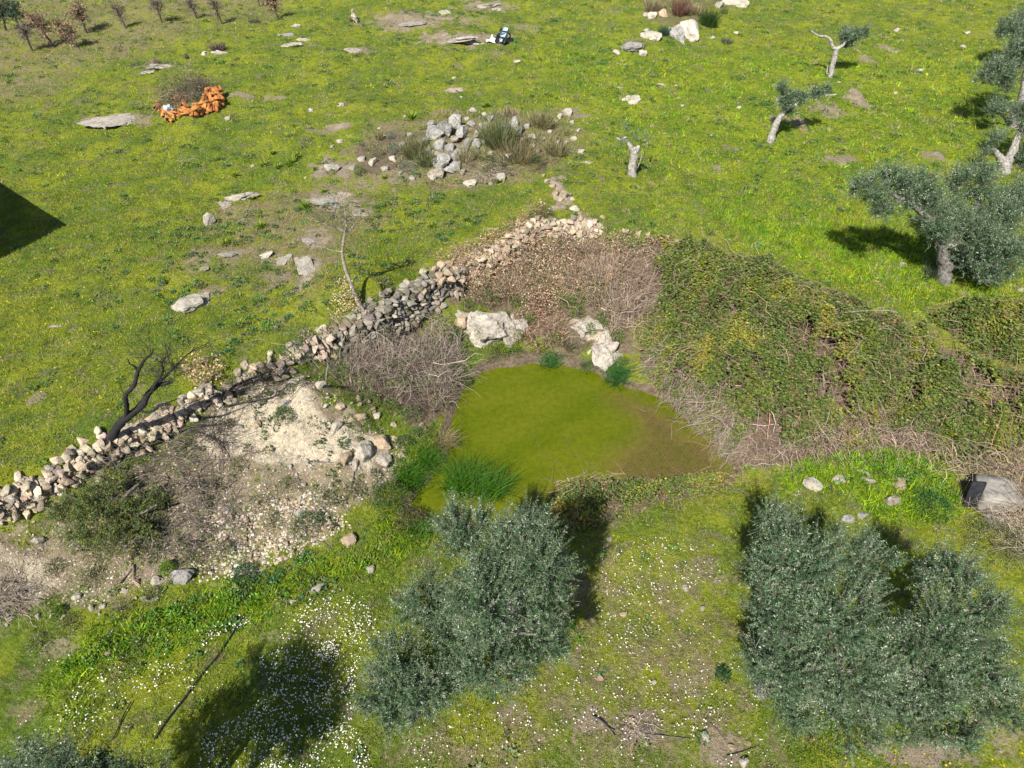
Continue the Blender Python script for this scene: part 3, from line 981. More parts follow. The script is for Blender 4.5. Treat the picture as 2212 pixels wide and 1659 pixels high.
BIG = [
    (408, 652, 88, 62, 'broad pale boulder lying alone in the left meadow above the wall', 'rock', .33, 0),
    (440, 640, 34, 34, 'flat brownish stone slab tucked against the broad pale boulder', 'rock_slab', .12, 0),
    (452, 480, 30, 26, 'squarish upright pale boulder with a dark cleft in the left meadow', 'rock', 1.15, .1),
    (516, 426, 66, 20, 'long low pale rock just above the squarish upright boulder', 'rock', .22, .2),
    (490, 440, 36, 14, 'flat grey slab just below the long low pale rock', 'rock_slab', .1, .1),
    (345, 143, 72, 20, 'slanting pale slab above and left of the roof tile heap', 'rock', .18, .9),
    (314, 156, 30, 9, 'short pale slab at the lower end of the slanting slab', 'rock', .15, .5),
    (250, 256, 120, 30, 'long grey rock sheet running up to the roof tile heap', 'rock_slab', .07, .72),
    (443, 116, 19, 9, 'small white rock beside the dark twiggy bush', 'rock', .4, 0),
    (478, 115, 42, 9, 'low white rock below the dark twiggy bush', 'rock', .25, .1),
    (625, 97, 48, 8, 'thin pale slab, lower of the pair far up the left meadow', 'rock', .15, .1),
    (652, 85, 30, 7, 'thin pale slab, upper of the pair far up the left meadow', 'rock', .15, .1),
    (641, 57, 24, 9, 'white rock above the pair of thin pale slabs', 'rock', .4, 0),
    (622, 75, 36, 10, 'dark flat stone between the white rock and the thin pale slabs', 'rock_grey', .15, .4),
    (768, 108, 46, 14, 'pale slanting slab below the bare slab sheets', 'rock', .12, .8),
    (885, 47, 120, 26, 'broad bare rock sheet, left one of the two at the top of the meadow', 'rock_slab', .05, .62),
    (965, 28, 30, 8, 'pale broken tip at the upper end of the left rock sheet', 'rock', .12, .4),
    (985, 84, 120, 20, 'bare rock sheet running towards the black dumped seat', 'rock_slab', .05, -.3),
    (1030, 94, 60, 8, 'pale broken edge along the front of the rock sheet by the seat', 'rock', .1, -.05),
    (1050, 12, 60, 10, 'thin bare rock strip at the very top of the meadow', 'rock_slab', .08, -.2),
    (1068, 20, 26, 7, 'small white slab under the thin rock strip at the top', 'rock', .12, 0),
    (1487, 68, 62, 44, 'big white boulder in the upper right outcrop', 'rock', .6, -.4),
    (1462, 74, 34, 40, 'brown stained rock against the big white boulder', 'rock_grey', .7, .3),
    (1404, 76, 56, 22, 'low pale rock left of the big white boulder', 'rock', .3, -.6),
    (1397, 66, 14, 8, 'small white stone on top of the low pale rock', 'rock', .6, 0),
    (1364, 100, 60, 34, 'rust streaked ragged rock below the upper right outcrop', 'rock_grey', .35, -.6),
    (1390, 117, 22, 14, 'white stone at the lower end of the rust streaked rock', 'rock', .7, 0),
    (1334, 114, 18, 14, 'white stone left of the rust streaked rock', 'rock', .6, .2),
    (1411, 34, 24, 14, 'round pale stone at the left foot of the upper outcrop', 'rock', .6, 0),
    (1432, 30, 18, 18, 'sandy pointed stone under the red brown bush', 'rock_warm', .9, 0),
    (1393, 33, 14, 10, 'small split stone left of the round pale stone', 'rock', .7, 0),
    (1588, 8, 56, 22, 'white boulder at the top edge of the meadow', 'rock', .5, 0),
    (1553, 12, 22, 16, 'pale stone beside the white boulder at the top edge', 'rock', .6, 0),
    (1367, 214, 40, 14, 'oval pale flat rock alone in the upper middle meadow', 'rock', .14, 0),
    (1340, 189, 20, 7, 'small flat pale rock above the oval flat rock', 'rock', .15, 0),
    (1431, 182, 18, 6, 'tiny flat pale rock up and right of the oval flat rock', 'rock', .15, 0),
    (1083, 384, 26, 24, 'white angular rock at the foot of the stone heap', 'rock', .85, .2),
    (946, 376, 46, 30, 'mossy topped block at the lower left of the stone heap', 'rock_moss', .55, .3),
    (934, 382, 14, 20, 'white broken end of the mossy topped block', 'rock', 1.0, 0),
    (1018, 394, 36, 20, 'pale ragged rock in the dry grass under the stone heap', 'rock', .35, .2),
    (722, 360, 44, 24, 'pale crumbling rock left of the stone heap', 'rock', .3, .2),
    (1270, 351, 32, 8, 'thin pale slab right of the stone heap', 'rock', .18, .1),
    (575, 550, 40, 14, 'low pale rock in the left meadow, left of the dead sapling', 'rock', .2, .1),
    (672, 517, 42, 24, 'flush bare rock behind the dead sapling', 'rock_slab', .1, .2),
    (668, 580, 44, 56, 'rough bare rock left of the dead sapling stem', 'rock_slab', .14, .4),
    (610, 560, 40, 22, 'flush pinkish rock between two bare rocks by the sapling', 'rock_slab', .08, .2),
    (715, 430, 60, 30, 'broad flush rock patch above the dead sapling', 'rock_slab', .06, .1),
    (775, 455, 40, 22, 'flush rock patch right of the sapling top', 'rock_slab', .07, .3),
    (440, 578, 24, 12, 'small low slab above the broad pale boulder', 'rock_slab', .12, 0),
    (495, 548, 42, 14, 'low grey slab between the upright and broad boulders', 'rock_slab', .1, .2),
    (1241, 452, 22, 12, 'white capstone at the end of the old path edge', 'rock', .6, 0),
    (116, 704, 26, 9, 'white flat stone in the far left meadow', 'rock', .2, .35),
    (787, 974, 48, 62, 'largest rounded boulder at the edge of the sand slope', 'rock', .95, 0),
    (832, 990, 40, 46, 'rounded boulder touching the right side of the largest sand boulder', 'rock', .6, .2),
    (826, 948, 38, 50, 'brown shaded boulder behind the largest sand boulder', 'rock_warm', .6, .2),
    (746, 985, 32, 38, 'ochre stone at the left side of the largest sand boulder', 'rock_warm', .5, .3),
    (768, 1000, 18, 34, 'narrow stone wedged left of the largest sand boulder', 'rock', .8, .1),
    (555, 913, 18, 22, 'rusty orange stone on the sand slope', 'rock_warm', .7, .2),
    (735, 878, 30, 22, 'pale orange stone below the dry cane mound', 'rock_warm', .6, .1),
    (815, 898, 22, 18, 'white stone in the weeds above the sand boulders', 'rock', .6, .1),
    (782, 900, 28, 22, 'pink brown stone among the weeds above the sand boulders', 'rock_warm', .5, .1),
    (725, 920, 30, 30, 'squarish pale block buried at the sand edge', 'rock', .6, .1),
    (618, 872, 26, 22, 'grey split stone in the upper sand slope', 'rock_grey', .7, 0),
    (690, 832, 30, 18, 'cream block on the crest of the sand mound', 'rock', .6, .1),
    (640, 822, 60, 18, 'long cream rock ledge at the top of the sand slope', 'rock', .3, .5),
    (668, 862, 30, 14, 'flat cream stone just under the sand crest', 'rock', .4, .1),
    (757, 1163, 40, 34, 'rounded pinkish boulder in the grass below the sand', 'rock_warm', .65, .5),
    (683, 1272, 46, 22, 'oblong white slab in the daisy meadow', 'rock', .3, .45),
    (802, 1229, 22, 20, 'pale block in the grass left of the big front olive', 'rock', .7, .1),
    (632, 1300, 18, 15, 'white triangular stone below the oblong slab', 'rock', .8, 0),
    (399, 1243, 58, 40, 'dark topped grey boulder at the foot of the mound', 'rock_grey', .6, 0),
    (340, 1252, 34, 22, 'long white stone left of the dark topped boulder', 'rock', .5, -.5),
    (296, 1256, 20, 18, 'yellowish stone left of the long white stone', 'rock_warm', .7, 0),
    (316, 1292, 20, 18, 'pale round stone in the green weeds', 'rock', .7, 0),
    (233, 1410, 18, 15, 'ochre stone in the left front grass', 'rock_warm', .6, 0),
    (166, 1289, 26, 22, 'broken pale stone in the left front scrub', 'rock', .6, 0),
    (84, 1166, 32, 24, 'white rock beside the yellowish shrub tree', 'rock', .6, .2),
    (160, 1128, 20, 16, 'white leaning stone under the yellowish shrub tree', 'rock', .9, .6),
    (651, 1110, 26, 24, 'white boulder at the lower right rim of the sand', 'rock', .7, .1),
    (1481, 1270, 14, 19, 'white pointed stone in the right front grass', 'rock', 1.0, 0),
    (1517, 1313, 15, 14, 'white round stone just below the pointed one', 'rock', .7, 0),
    (1347, 1326, 18, 14, 'pale pink stone among the right daisies', 'rock_warm', .6, 0),
    (1296, 1463, 18, 20, 'oval tan stone in the middle front grass', 'rock_warm', .6, .8),
    (1413, 1473, 13, 12, 'white round stone right of the oval tan stone', 'rock', .8, 0),
    (1361, 1552, 17, 18, 'tan cobble beside the twig pile', 'rock_warm', .7, 0),
    (1382, 1582, 12, 10, 'small white cobble right of the twig pile', 'rock', .8, 0),
    (1524, 1590, 18, 26, 'tall white stone with a dark top, lower right', 'rock', 1.0, .2),
    (1605, 1645, 24, 28, 'large white cobble at the bottom edge', 'rock', .8, 0),
    (1581, 1615, 22, 12, 'broken tan stone above the large white cobble', 'rock_warm', .5, -.3),
    (1615, 1604, 15, 12, 'small tan stone right of the broken one', 'rock_warm', .6, .4),
    (1757, 1042, 44, 36, 'pale slanted rock in the lush grass by the pond corner', 'rock', .4, .6),
    (1806, 1034, 32, 28, 'pale two-part rock right of the slanted rock', 'rock', .5, .5),
    (1868, 1022, 36, 12, 'thin grey plank-like stone in the lush grass', 'rock_grey', .25, -.5),
    (1876, 1038, 36, 18, 'low pale stone below the plank-like stone', 'rock', .35, -.2),
    (1943, 1046, 30, 40, 'reddish broken stone in the lush grass', 'rock_warm', .5, -.5),
    (1922, 1080, 42, 32, 'mossy backed pale boulder in the lush grass', 'rock_moss', .6, .2),
    (1826, 1118, 32, 26, 'dark grey stone in the shade of the right olive', 'rock_grey', .6, 0),
    (1862, 1112, 30, 18, 'flat grey stone beside the dark one in the olive shade', 'rock_grey', .3, 0),
    (1948, 570, 14, 15, 'white stone left of the old olive trunk', 'rock', .6, -.5),
    (1893, 702, 22, 12, 'white stone poking out of the bramble crest', 'rock', .7, 0),
    (2205, 627, 20, 10, 'white stone at the right edge below the old olive', 'rock', .5, 0),
    (1316, 1165, 16, 12, 'pale stone at the end of the bramble fringe', 'rock', .6, 0),
    (3, 1325, 20, 26, 'white stone at the left edge of the picture', 'rock', .8, 0),
]
BIG += [(1045, 708, 92, 66, 'left pale eroded rock face in the bank behind the pond', 'bank', .55, 0), (1100, 700, 50, 60, 'narrow pale rock rib right of the left eroded face', 'bank', .6, .3),
        (1000, 690, 44, 40, 'pinkish rock shoulder left of the left eroded face', 'rock_warm', .5, .1), (1262, 700, 56, 36, 'upper pale rock of the right eroded bank face', 'bank', .5, -.4),
        (1296, 745, 60, 66, 'lower pale rock of the right eroded bank face, reaching to the water', 'bank', .6, -.6), (1330, 765, 40, 40, 'crumbling pale rock beside the reeds on the right shore', 'rock', .4, -.3)]
for a in BIG:
    px, py, w_, h_, lab, mt, fl, ro = a
    if mt == 'bank':
        stone(px, py + 10, w_ * 1.15, h_ * 1.1, lab, 'rock_slab', 'rock', flat=fl, rot=ro, cuts=1, sink=.5, rough_=.36, tilt=.3)
        continue
    stone(px, py + h_ * .15, w_, h_, lab, mt, 'rock', flat=fl, rot=ro, cuts=9, sink=.3 if fl > .2 else .38, rough_=.12)

# the heap of angular grey boulders in the middle of the meadow
for px, py, w_, h_, fl in [(935, 285, 46, 40, .7), (968, 278, 34, 34, .9), (985, 262, 38, 30, .8), (1000, 282, 24, 34, 1.0), (950, 312, 34, 24, .7), (975, 318, 30, 30, .8), (990, 330, 28, 30, .8),
                            (962, 340, 40, 28, .6), (985, 355, 34, 24, .6), (950, 355, 30, 20, .6), (915, 300, 26, 24, .7), (925, 318, 24, 20, .7), (1010, 305, 22, 22, .8), (1085, 268, 34, 26, .6),
                            (1098, 292, 36, 30, .7), (1075, 300, 24, 20, .7), (1110, 262, 30, 20, .5), (1060, 250, 22, 16, .6)]:
    stone(px, py + 10, w_, h_, 'angular grey lichened boulder piled in the rock heap in mid meadow', 'rock_grey', 'boulder', flat=fl, group='grey boulders of the rock heap', cuts=12, boxy=.6, sink=.2, tilt=.3, cat='boulder')
for px, py, s in [(1020, 240, 18), (1046, 248, 14), (1008, 258, 12), (1150, 318, 16), (1172, 300, 12), (1188, 285, 13), (1202, 312, 18), (1222, 310, 14), (1215, 322, 20), (1160, 330, 18), (1240, 300, 15), (1250, 282, 12),
                  (1228, 243, 24), (1210, 252, 16), (1200, 262, 12), (1255, 330, 18), (1235, 265, 12), (1060, 398, 12), (805, 352, 24), (830, 365, 20), (850, 345, 20), (890, 385, 16), (780, 345, 20), (760, 365, 18), (865, 375, 14)]:
    stone(px, py, s, s * .8, 'pale rounded stone strewn around the foot of the rock heap', 'rock', 'stone', flat=.55, group='pale stones around the rock heap', sub=3, cat='stone')
# stones along the old path edge above the wall corner
for px, py, s in [(1180, 392, 14), (1192, 402, 16), (1206, 410, 14), (1200, 420, 22), (1222, 422, 16), (1212, 432, 14), (1236, 430, 14), (1252, 464, 16), (1260, 474, 14), (1246, 478, 12), (1175, 380, 12), (1300, 470, 14),
                  (1440, 515, 18), (1462, 522, 20), (1478, 528, 16), (1380, 505, 16), (1400, 508, 14), (1350, 500, 18)]:
    stone(px, py, s, s * .8, 'yellowish stone in the old path edge above the wall corner', 'rock_warm', 'stone', flat=.5, group='stones of the old path edge', sub=3, cat='stone')
# countless-looking but separate rubble, one group for each place
RUB = [([(450, 890), (640, 820), (760, 880), (900, 980), (850, 1050), (700, 1100), (460, 1010)], 60, (6, 16), 'rock', 'small pale stone half buried in the bright sand slope', 'small stones in the sand slope'),
       ([(470, 1130), (620, 1080), (720, 1100), (760, 1140), (650, 1190), (520, 1230), (430, 1250), (440, 1190)], 75, (6, 17), 'rock_warm', 'tan rubble stone along the lower rim of the sand mound', 'rubble along the lower rim of the mound'),
       ([(0, 1230), (300, 1250), (450, 1240), (300, 1320), (0, 1350)], 24, (8, 18), 'rock', 'pale stone in the dry scrub at the left front', 'pale stones in the left front scrub'),
       ([(740, 850), (900, 860), (930, 960), (870, 1000), (760, 920)], 26, (8, 20), 'rock_warm', 'brownish stone in the weeds between sand and pond', 'stones between sand and pond'),
       ([(1250, 1180), (1560, 1200), (1640, 1659), (850, 1659), (1000, 1560), (1250, 1420)], 22, (6, 11), 'rock', 'small white pebble stone in the front grass', 'small white stones in the front grass'),
       ([(1300, 60), (2150, 60), (2100, 330), (1300, 330)], 16, (6, 12), 'rock', 'small pale stone in the upper right meadow', 'small stones in the upper right meadow'),
       ([(420, 300), (1150, 120), (1000, 230), (640, 420)], 14, (6, 16), 'rock', 'small pale stone in the upper left meadow', 'small stones in the upper left meadow')]
for pp, n_, sr, mt, lab, grp in RUB:
    for q in scatter(pp, n_):
        loc = (q[0], q[1], float(H(q[0], q[1])))
        s = rng.uniform(*sr)
        stone(0, 0, s, s * .75, lab, mt, 'stone', flat=.5, group=grp, sub=2, cat='stone', loc=loc, rot=rng.uniform(0, 3))
# gravel nobody could count
pl = Pile()
V0, F0 = ICO[1]
for pp, n_, sr in [(None, 3600, (.012, .035)), ([(430, 1100), (700, 1060), (760, 1140), (560, 1240), (400, 1260)], 1300, (.02, .05)), ([(985, 680), (1110, 680), (1105, 735), (1000, 725)], 200, (.02, .05))]:
    q = scatter(ZONES['sand'], n_, True) if pp is None else scatter(pp, n_)
    k = len(q)
    s = rng.uniform(*sr, (k, 1, 1)) * rng.uniform(.6, 1.3, (k, 1, 3)) * np.array([1, 1, .7])
    ctr = np.c_[q, H(q[:, 0], q[:, 1])]
    V = ctr[:, None] + (V0[None] * (1 + .25 * rng.normal(size=(k, len(V0), 1)))) * s
    Fc = (F0[None] + (np.arange(k) * len(V0))[:, None, None]).reshape(-1, 3)
    pl.add(V.reshape(-1, 3), Fc, np.repeat(vary(pick([(.46, .40, .31), (.36, .29, .2), (.55, .5, .43)], [2, 2, 1], k), k, .15), len(V0), 0))
tag(pl.out('gravel', M['walling'], smooth=False), 'fine gravel strewn over the sandy mound', 'gravel', kind='stuff')

# ------------------------------------------------------------------ dry stone walls
SV = [stone_shape(2, 300 + i, .55, 13, .1)[0] for i in range(16)]


def drywall(name, path, tops, foots, width, label, cols, size=(.2, .36), slump=.05, gap=0.0):
    """path: pixels along the crest; tops/foots: heights relative to the field at the crest"""
    P = np.array([at_z(a, b, 0.0)[:2] for a, b in path])
    seg = np.hypot(*np.diff(P, axis=0).T)
    S = np.r_[0, np.cumsum(seg)]
    pl = Pile()
    rows = int(max(np.array(tops) - np.array(foots)) / .15) + 2
    for r in range(rows):
        for lane in (-1, 0, 1):
            s = rng.uniform(0, .2)
            while s < S[-1]:
                ln = rng.uniform(*size)
                top, foot = np.interp(s, S, tops), np.interp(s, S, foots)
                z = foot + .08 + r * .15
                if z < top + rng.uniform(-.1, .08) and rng.uniform() > gap:
                    i = min(np.searchsorted(S, s, 'right') - 1, len(seg) - 1)
                    tt = (P[i + 1] - P[i]) / seg[i]
                    nrm = np.array([tt[1], -tt[0]])                      # towards the camera side
                    h_ = (z - foot) / max(top - foot, .1)
                    off = lane * width / 2.4 + (1 - h_) * .12 + rng.normal(0, .03 + slump)
                    c2 = P[i] + tt * (s - S[i]) + nrm * off
                    yaw = math.atan2(tt[1], tt[0]) + rng.normal(0, .25)
                    V = SV[rng.integers(0, 16)] * np.array([ln * .56, rng.uniform(.13, .2), rng.uniform(.075, .125)])
                    V = V @ np.array(Euler((rng.normal(0, .15), rng.normal(0, .15), yaw)).to_matrix()).T
                    zz = max(z, float(H(*c2)) + .02) + rng.normal(0, .02)
                    pl.add(V + np.array([c2[0], c2[1], zz]), ICO[2][1], vary(pick(cols[0], cols[1], 1), 1, .16, .04)[0])
                s += ln * .98
    mid = P[len(P) // 2]
    o = pl.out(name, M['walling'], loc=(mid[0], mid[1], float(H(*mid))), smooth=False)
    return tag(o, label, 'wall', kind='thing')


PALE = ([(.42, .34, .25), (.34, .27, .195), (.48, .40, .295), (.25, .20, .15)], [3, 3, 1.5, 1.5])
MOSS = ([(.23, .21, .17), (.17, .15, .12), (.29, .25, .19), (.12, .095, .06)], [3, 2, 2, 1])
drywall('dry_stone_wall', [(-120, 1130), (0, 1072), (75, 1040), (150, 1002), (240, 952), (300, 922), (350, 896), (450, 846), (560, 795), (640, 750), (715, 716)],
        [.04, .06, .08, .04, .0, -.02, -.06, -.14, -.16, -.06, .0], [-.6, -.6, -.62, -.6, -.6, -.58, -.52, -.42, -.42, -.5, -.7], .4,
        'long tumbled stretch of pale dry stone wall along the left field, lowest and brightest', PALE, size=(.13, .27), slump=.09, gap=.2)
drywall('dry_stone_wall', [(722, 712), (770, 692), (800, 676), (840, 652), (880, 628), (930, 602), (960, 588), (1000, 576)], [.05, .0, .0, .06, .1, .12, .12, .1],
        [-.9, -1.1, -1.15, -1.2, -1.2, -1.15, -1.1, -1.0], .45, 'tall grey mossy stretch of dry stone wall behind the dead sapling', MOSS, size=(.16, .3), slump=.03)
drywall('dry_stone_wall', [(1010, 570), (1060, 548), (1100, 530), (1128, 508), (1150, 494), (1200, 488), (1250, 488), (1300, 496)], [.1, .15, .15, .28, .3, .22, .22, .15],
        [-.9, -.85, -.8, -.75, -.7, -.6, -.6, -.5], .5, 'far stretch of pale wall turning the corner above the dead brambles', PALE, size=(.15, .3), slump=.05, gap=.1)
for px, py, s in [(940, 582, 22), (955, 574, 26), (972, 570, 22), (948, 596, 24), (968, 590, 22), (985, 580, 20), (955, 608, 20), (975, 604, 20)]:
    g_ = at_y(px, py, at_z(px, py, 0)[1])
    stone(px, py, s, s * .8, 'loose yellowish stone sitting on top of the mossy wall', 'rock_warm', 'stone', flat=.6, group='yellowish stones on the mossy wall', sub=3, cat='stone', loc=at_z(px, py, .1))
for px, py, s in [(222, 960, 20), (248, 945, 22), (275, 930, 26), (305, 918, 30), (338, 900, 30), (362, 893, 28), (318, 935, 26), (280, 955, 24), (340, 925, 24), (395, 862, 26), (428, 848, 30), (452, 838, 26), (410, 880, 28), (470, 850, 22), (130, 1030, 26), (95, 1045, 30), (60, 1062, 34), (30, 1080, 36), (80, 1075, 32), (5, 1100, 36)]:
    stone(px, py, s, s * .8, 'bigger white stone fallen from the long tumbled wall', 'rock', 'stone', flat=.6, group='white stones fallen off the tumbled wall', sub=3, cat='stone', cuts=10)

# ------------------------------------------------------------------ woody plants


def shoots(pile, twigs, P, Dv, L, nl, lL, lW, cols, cp, stem=(.28, .27, .22), stem_r=.0032, up=.18, open_=.85):
    """leafy upright shoots: a thin stem with leaves set along it"""
    k = len(P)
    ts = np.array([0, .35, .7, 1.0])
    poly = P[:, None] + Dv[:, None] * (L[:, None] * ts)[:, :, None]
    poly[:, :, 2] += up * L[:, None] * ts ** 2
    if twigs is not None:
        V, Fc = strips(poly, stem_r * np.array([1, .8, .6, .35])[None] * np.ones((k, 1)), 3)
        twigs.add(V, Fc, np.repeat(vary(stem, k, .2), 12, 0))
    tt = np.linspace(.12, 1.0, nl)[None] + rng.normal(0, .02, (k, nl))
    Q = P[:, None] + Dv[:, None] * (L[:, None] * tt)[:, :, None]
    Q[:, :, 2] += up * L[:, None] * tt ** 2
    d, s, u = frame_of(Dv)
    a = np.arange(nl)[None] * 2.4 + rng.uniform(0, 6, (k, 1))
    ld = d[:, None] * .62 + open_ * (s[:, None] * np.cos(a)[..., None] + u[:, None] * np.sin(a)[..., None])
    ld = norm(ld + rng.normal(0, .18, ld.shape))
    sc = (1.15 - .5 * np.clip(tt, 0, 1)) * rng.uniform(.75, 1.2, (k, nl))
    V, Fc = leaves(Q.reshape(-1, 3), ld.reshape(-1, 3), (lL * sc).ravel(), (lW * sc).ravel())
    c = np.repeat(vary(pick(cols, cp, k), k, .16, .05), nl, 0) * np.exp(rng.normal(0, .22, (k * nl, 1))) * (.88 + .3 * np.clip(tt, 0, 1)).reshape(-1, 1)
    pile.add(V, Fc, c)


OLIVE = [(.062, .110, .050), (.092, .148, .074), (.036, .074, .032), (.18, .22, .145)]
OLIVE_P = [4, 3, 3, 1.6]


def crown(lobes, name, parent, n_per=46, fan=15, L=(.30, .60), nl=26, lL=.064, lW=.020, cols=OLIVE, cp=OLIVE_P, mat='olive', core=700, spread=.42, twig_c=(.25, .235, .17)):
    """lobes: (centre, radii). Sprays of shoots grow from branch ends spread over each lobe"""
    leaf, tw = Pile(), Pile()
    for ctr, rad in lobes:
        ctr, rad = np.array(ctr), np.array(rad)
        size = float(rad.mean())
        nC = max(4, int(n_per * size ** 2 + .5))
        dirs = norm(rng.normal(size=(nC, 3)) * [1, 1, .9] + [0, 0, .18])
        out = ctr + dirs * rad * rng.uniform(.45, 1.0, (nC, 1))
        ln = rng.uniform(*L, nC)
        for c_, d0, l0 in zip(out, dirs, ln):
            m_ = int(fan * rng.uniform(.6, 1.4))
            Dv = norm(d0 * .65 + [0, 0, .52] + rng.normal(0, spread, (m_, 3)))
            P = c_ - d0 * l0 * .45 + rng.normal(0, .06, (m_, 3))
            shoots(leaf, tw, P, Dv, l0 * rng.uniform(.6, 1.25, m_), nl, lL, lW, cols, cp, stem=twig_c)
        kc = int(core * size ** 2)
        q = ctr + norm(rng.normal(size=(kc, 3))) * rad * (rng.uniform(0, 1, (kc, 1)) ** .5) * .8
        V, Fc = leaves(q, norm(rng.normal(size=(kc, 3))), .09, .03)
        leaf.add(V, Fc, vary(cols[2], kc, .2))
        br = 10
        bb = norm(rng.normal(size=(br, 3)) + [0, 0, .3])
        tl = np.linspace(0, .85, 5)
        poly = ctr - [0, 0, rad[2] * .5] + bb[:, None] * (rad * 1.1)[None, None] * tl[None, :, None]
        poly[:, 1:4] += rng.normal(0, .05 * size, (br, 3, 3))
        V, Fc = strips(poly, np.linspace(.022, .005, 5)[None] * np.ones((br, 1)) * size, 5)
        tw.add(V, Fc, np.repeat(vary((.2, .19, .16), br, .15), 25, 0))
    cr = leaf.out(name, M[mat], parent, smooth=False)
    tw.out('twigs', M['bark'], parent if parent is None else cr) if False else None
    V = np.vstack(tw.V) - np.array(parent.location)
    me = raw_mesh('twigs', V, np.vstack(tw.F), np.full(sum(len(f) for f in tw.F), 4), M['bark'], np.vstack(tw.C), True)
    o = bpy.data.objects.new('twigs', me)
    COL.objects.link(o)
    o.parent = cr
    return cr


def lobe(px, py, z, rpx, zs=.8):
    c = at_z(px, py, z)
    r = rpx * m_per_px(c)
    return c, (r, r, r * zs)


def big_olive(label, lobes, trunk_px, n_limbs=None, **kw):
    Ls = [lobe(*l) for l in lobes]
    c0 = np.mean([l[0] for l in Ls], 0)
    b = trunk_px if trunk_px is not None else c0[:2]
    base = np.array([b[0], b[1], float(H(b[0], b[1]))])
    root = empty('olive_tree', base, label, 'olive tree', 'olive trees')
    tp = Pile()
    fork = base + [rng.normal(0, .1), rng.normal(0, .1), .9]
    limb(tp, [base - [0, 0, .2], base + [.02, .03, .3], base + (fork - base) * .6, fork], [.2, .15, .13, .11], (.2, .19, .17), 11, .1)
    for c, r in Ls:
        mid = (fork + c) / 2 + rng.normal(0, .12, 3)
        limb(tp, [fork - [0, 0, .1], mid, c + [0, 0, r[2] * .3]], [.09, .06, .02], (.2, .19, .17), 7, .08)
    tp.out('trunk', M['bark'], root)
    crown(Ls, 'crown', root, **kw)
    return root


big_olive('large rounded silvery olive tree in the front centre, its top reaching over the pond edge',
          [(1010, 1165, 2.2, 88), (1120, 1185, 2.5, 90), (1150, 1130, 3.2, 42), (1170, 1215, 2.6, 62), (925, 1290, 1.0, 85), (1050, 1290, 2.3, 115), (1185, 1265, 1.5, 80), (1060, 1420, .6, 105), (1160, 1380, .9, 85), (985, 1385, .4, 70)], None)
big_olive('low bushy olive at the left foot of the large front olive, beside the daisies',
          [(850, 1430, .4, 72), (880, 1500, .0, 88), (945, 1470, .2, 62), (830, 1500, -.1, 60)], None)
big_olive('widest dense olive tree of the front right pair, with twigs reaching up towards the pond',
          [(1668, 1125, 2.7, 58), (1735, 1210, 3.0, 98), (1845, 1215, 2.8, 82), (1680, 1310, 2.3, 92), (1805, 1335, 2.5, 112), (1715, 1430, 1.6, 100), (1850, 1450, 1.6, 98), (1835, 1545, .6, 85), (1640, 1225, 2.3, 50), (1672, 1470, .3, 72), (1640, 1420, .6, 50), (1720, 1540, .0, 62)], None)
big_olive('olive tree at the front right edge, behind and right of the widest one',
          [(2060, 1245, 2.4, 66), (2010, 1240, 2.1, 48), (2110, 1310, 2.3, 80), (2035, 1360, 2.0, 78), (1975, 1400, 1.6, 62), (2115, 1425, 1.5, 90), (2020, 1465, 1.1, 85), (2150, 1520, .6, 76), (1970, 1545, .3, 80), (2065, 1560, .3, 76), (1930, 1490, .6, 60)], None)
big_olive('olive tree cut off by the lower left corner, only its top showing',
          [(90, 1770, 2.5, 180), (240, 1775, 2.3, 150), (170, 1710, 2.8, 110), (300, 1740, 2.2, 90), (-60, 1850, 2.2, 150)], None)


def side_olive(label, base_px, limbs, lobes, bark=(.33, .31, .28), name='olive_tree', group='olive trees', cat='olive tree', sprouts=None, bmat='bark', knob=.12, **kw):
    """limbs and lobes traced in the upright plane through the trunk's foot, with a depth offset of their own"""
    g_ = G(*base_px)
    root = empty(name, g_, label, cat, group)
    tp = Pile()
    for pts in limbs:
        Q = [at_y(a, b_, g_[1] + dy) for a, b_, r_, dy in pts]
        if pts[0][:2] == tuple(base_px):
            Q[0] = g_ - [0, 0, .15]
        limb(tp, Q, [p_[2] for p_ in pts], bark, 9, knob)
    tp.out('trunk', M[bmat], root)
    Ls = []
    for a, b_, rp, dy in lobes:
        c = at_y(a, b_, g_[1] + dy)
        r = rp * m_per_px(c)
        Ls.append((c, (r, r, r * .85)))
    if Ls:
        crown(Ls, 'crown', root, **kw)
    return root


WB = (.34, .32, .29)
side_olive('old spreading olive with a thick dark footed trunk at the right, one branch reaching left', (2040, 608),
           [[(2040, 608, .32, 0), (2042, 575, .24, 0), (2036, 540, .2, 0), (2040, 510, .18, 0), (2052, 500, .13, .1)],
            [(2038, 530, .2, 0), (2020, 490, .13, -.1), (1980, 450, .1, -.2), (1920, 415, .06, -.2)],
            [(2042, 520, .2, 0), (2070, 490, .14, .2), (2110, 450, .1, .5), (2110, 400, .05, .7)],
            [(2042, 525, .18, 0), (2090, 525, .12, -.3), (2150, 520, .07, -.4)],
            [(2042, 520, .15, 0), (2030, 480, .1, .1), (2020, 470, .05, .2)]],
           [(1875, 415, 42, -.2), (1930, 395, 42, -.1), (1985, 405, 42, .0), (1905, 455, 30, -.4), (2010, 455, 45, .1), (2100, 395, 58, .9), (2025, 500, 42, -.4), (2090, 500, 62, .0), (2150, 470, 62, .2), (2110, 565, 52, -.5),
            (2170, 540, 62, -.3), (2085, 560, 42, .2), (1960, 430, 36, -.2), (2140, 590, 40, -.6), (2060, 470, 40, .3), (2200, 430, 50, .5), (2120, 520, 55, -.6)], (.2, .185, .165), n_per=72, fan=11, nl=16, lL=.08, lW=.026, core=500)
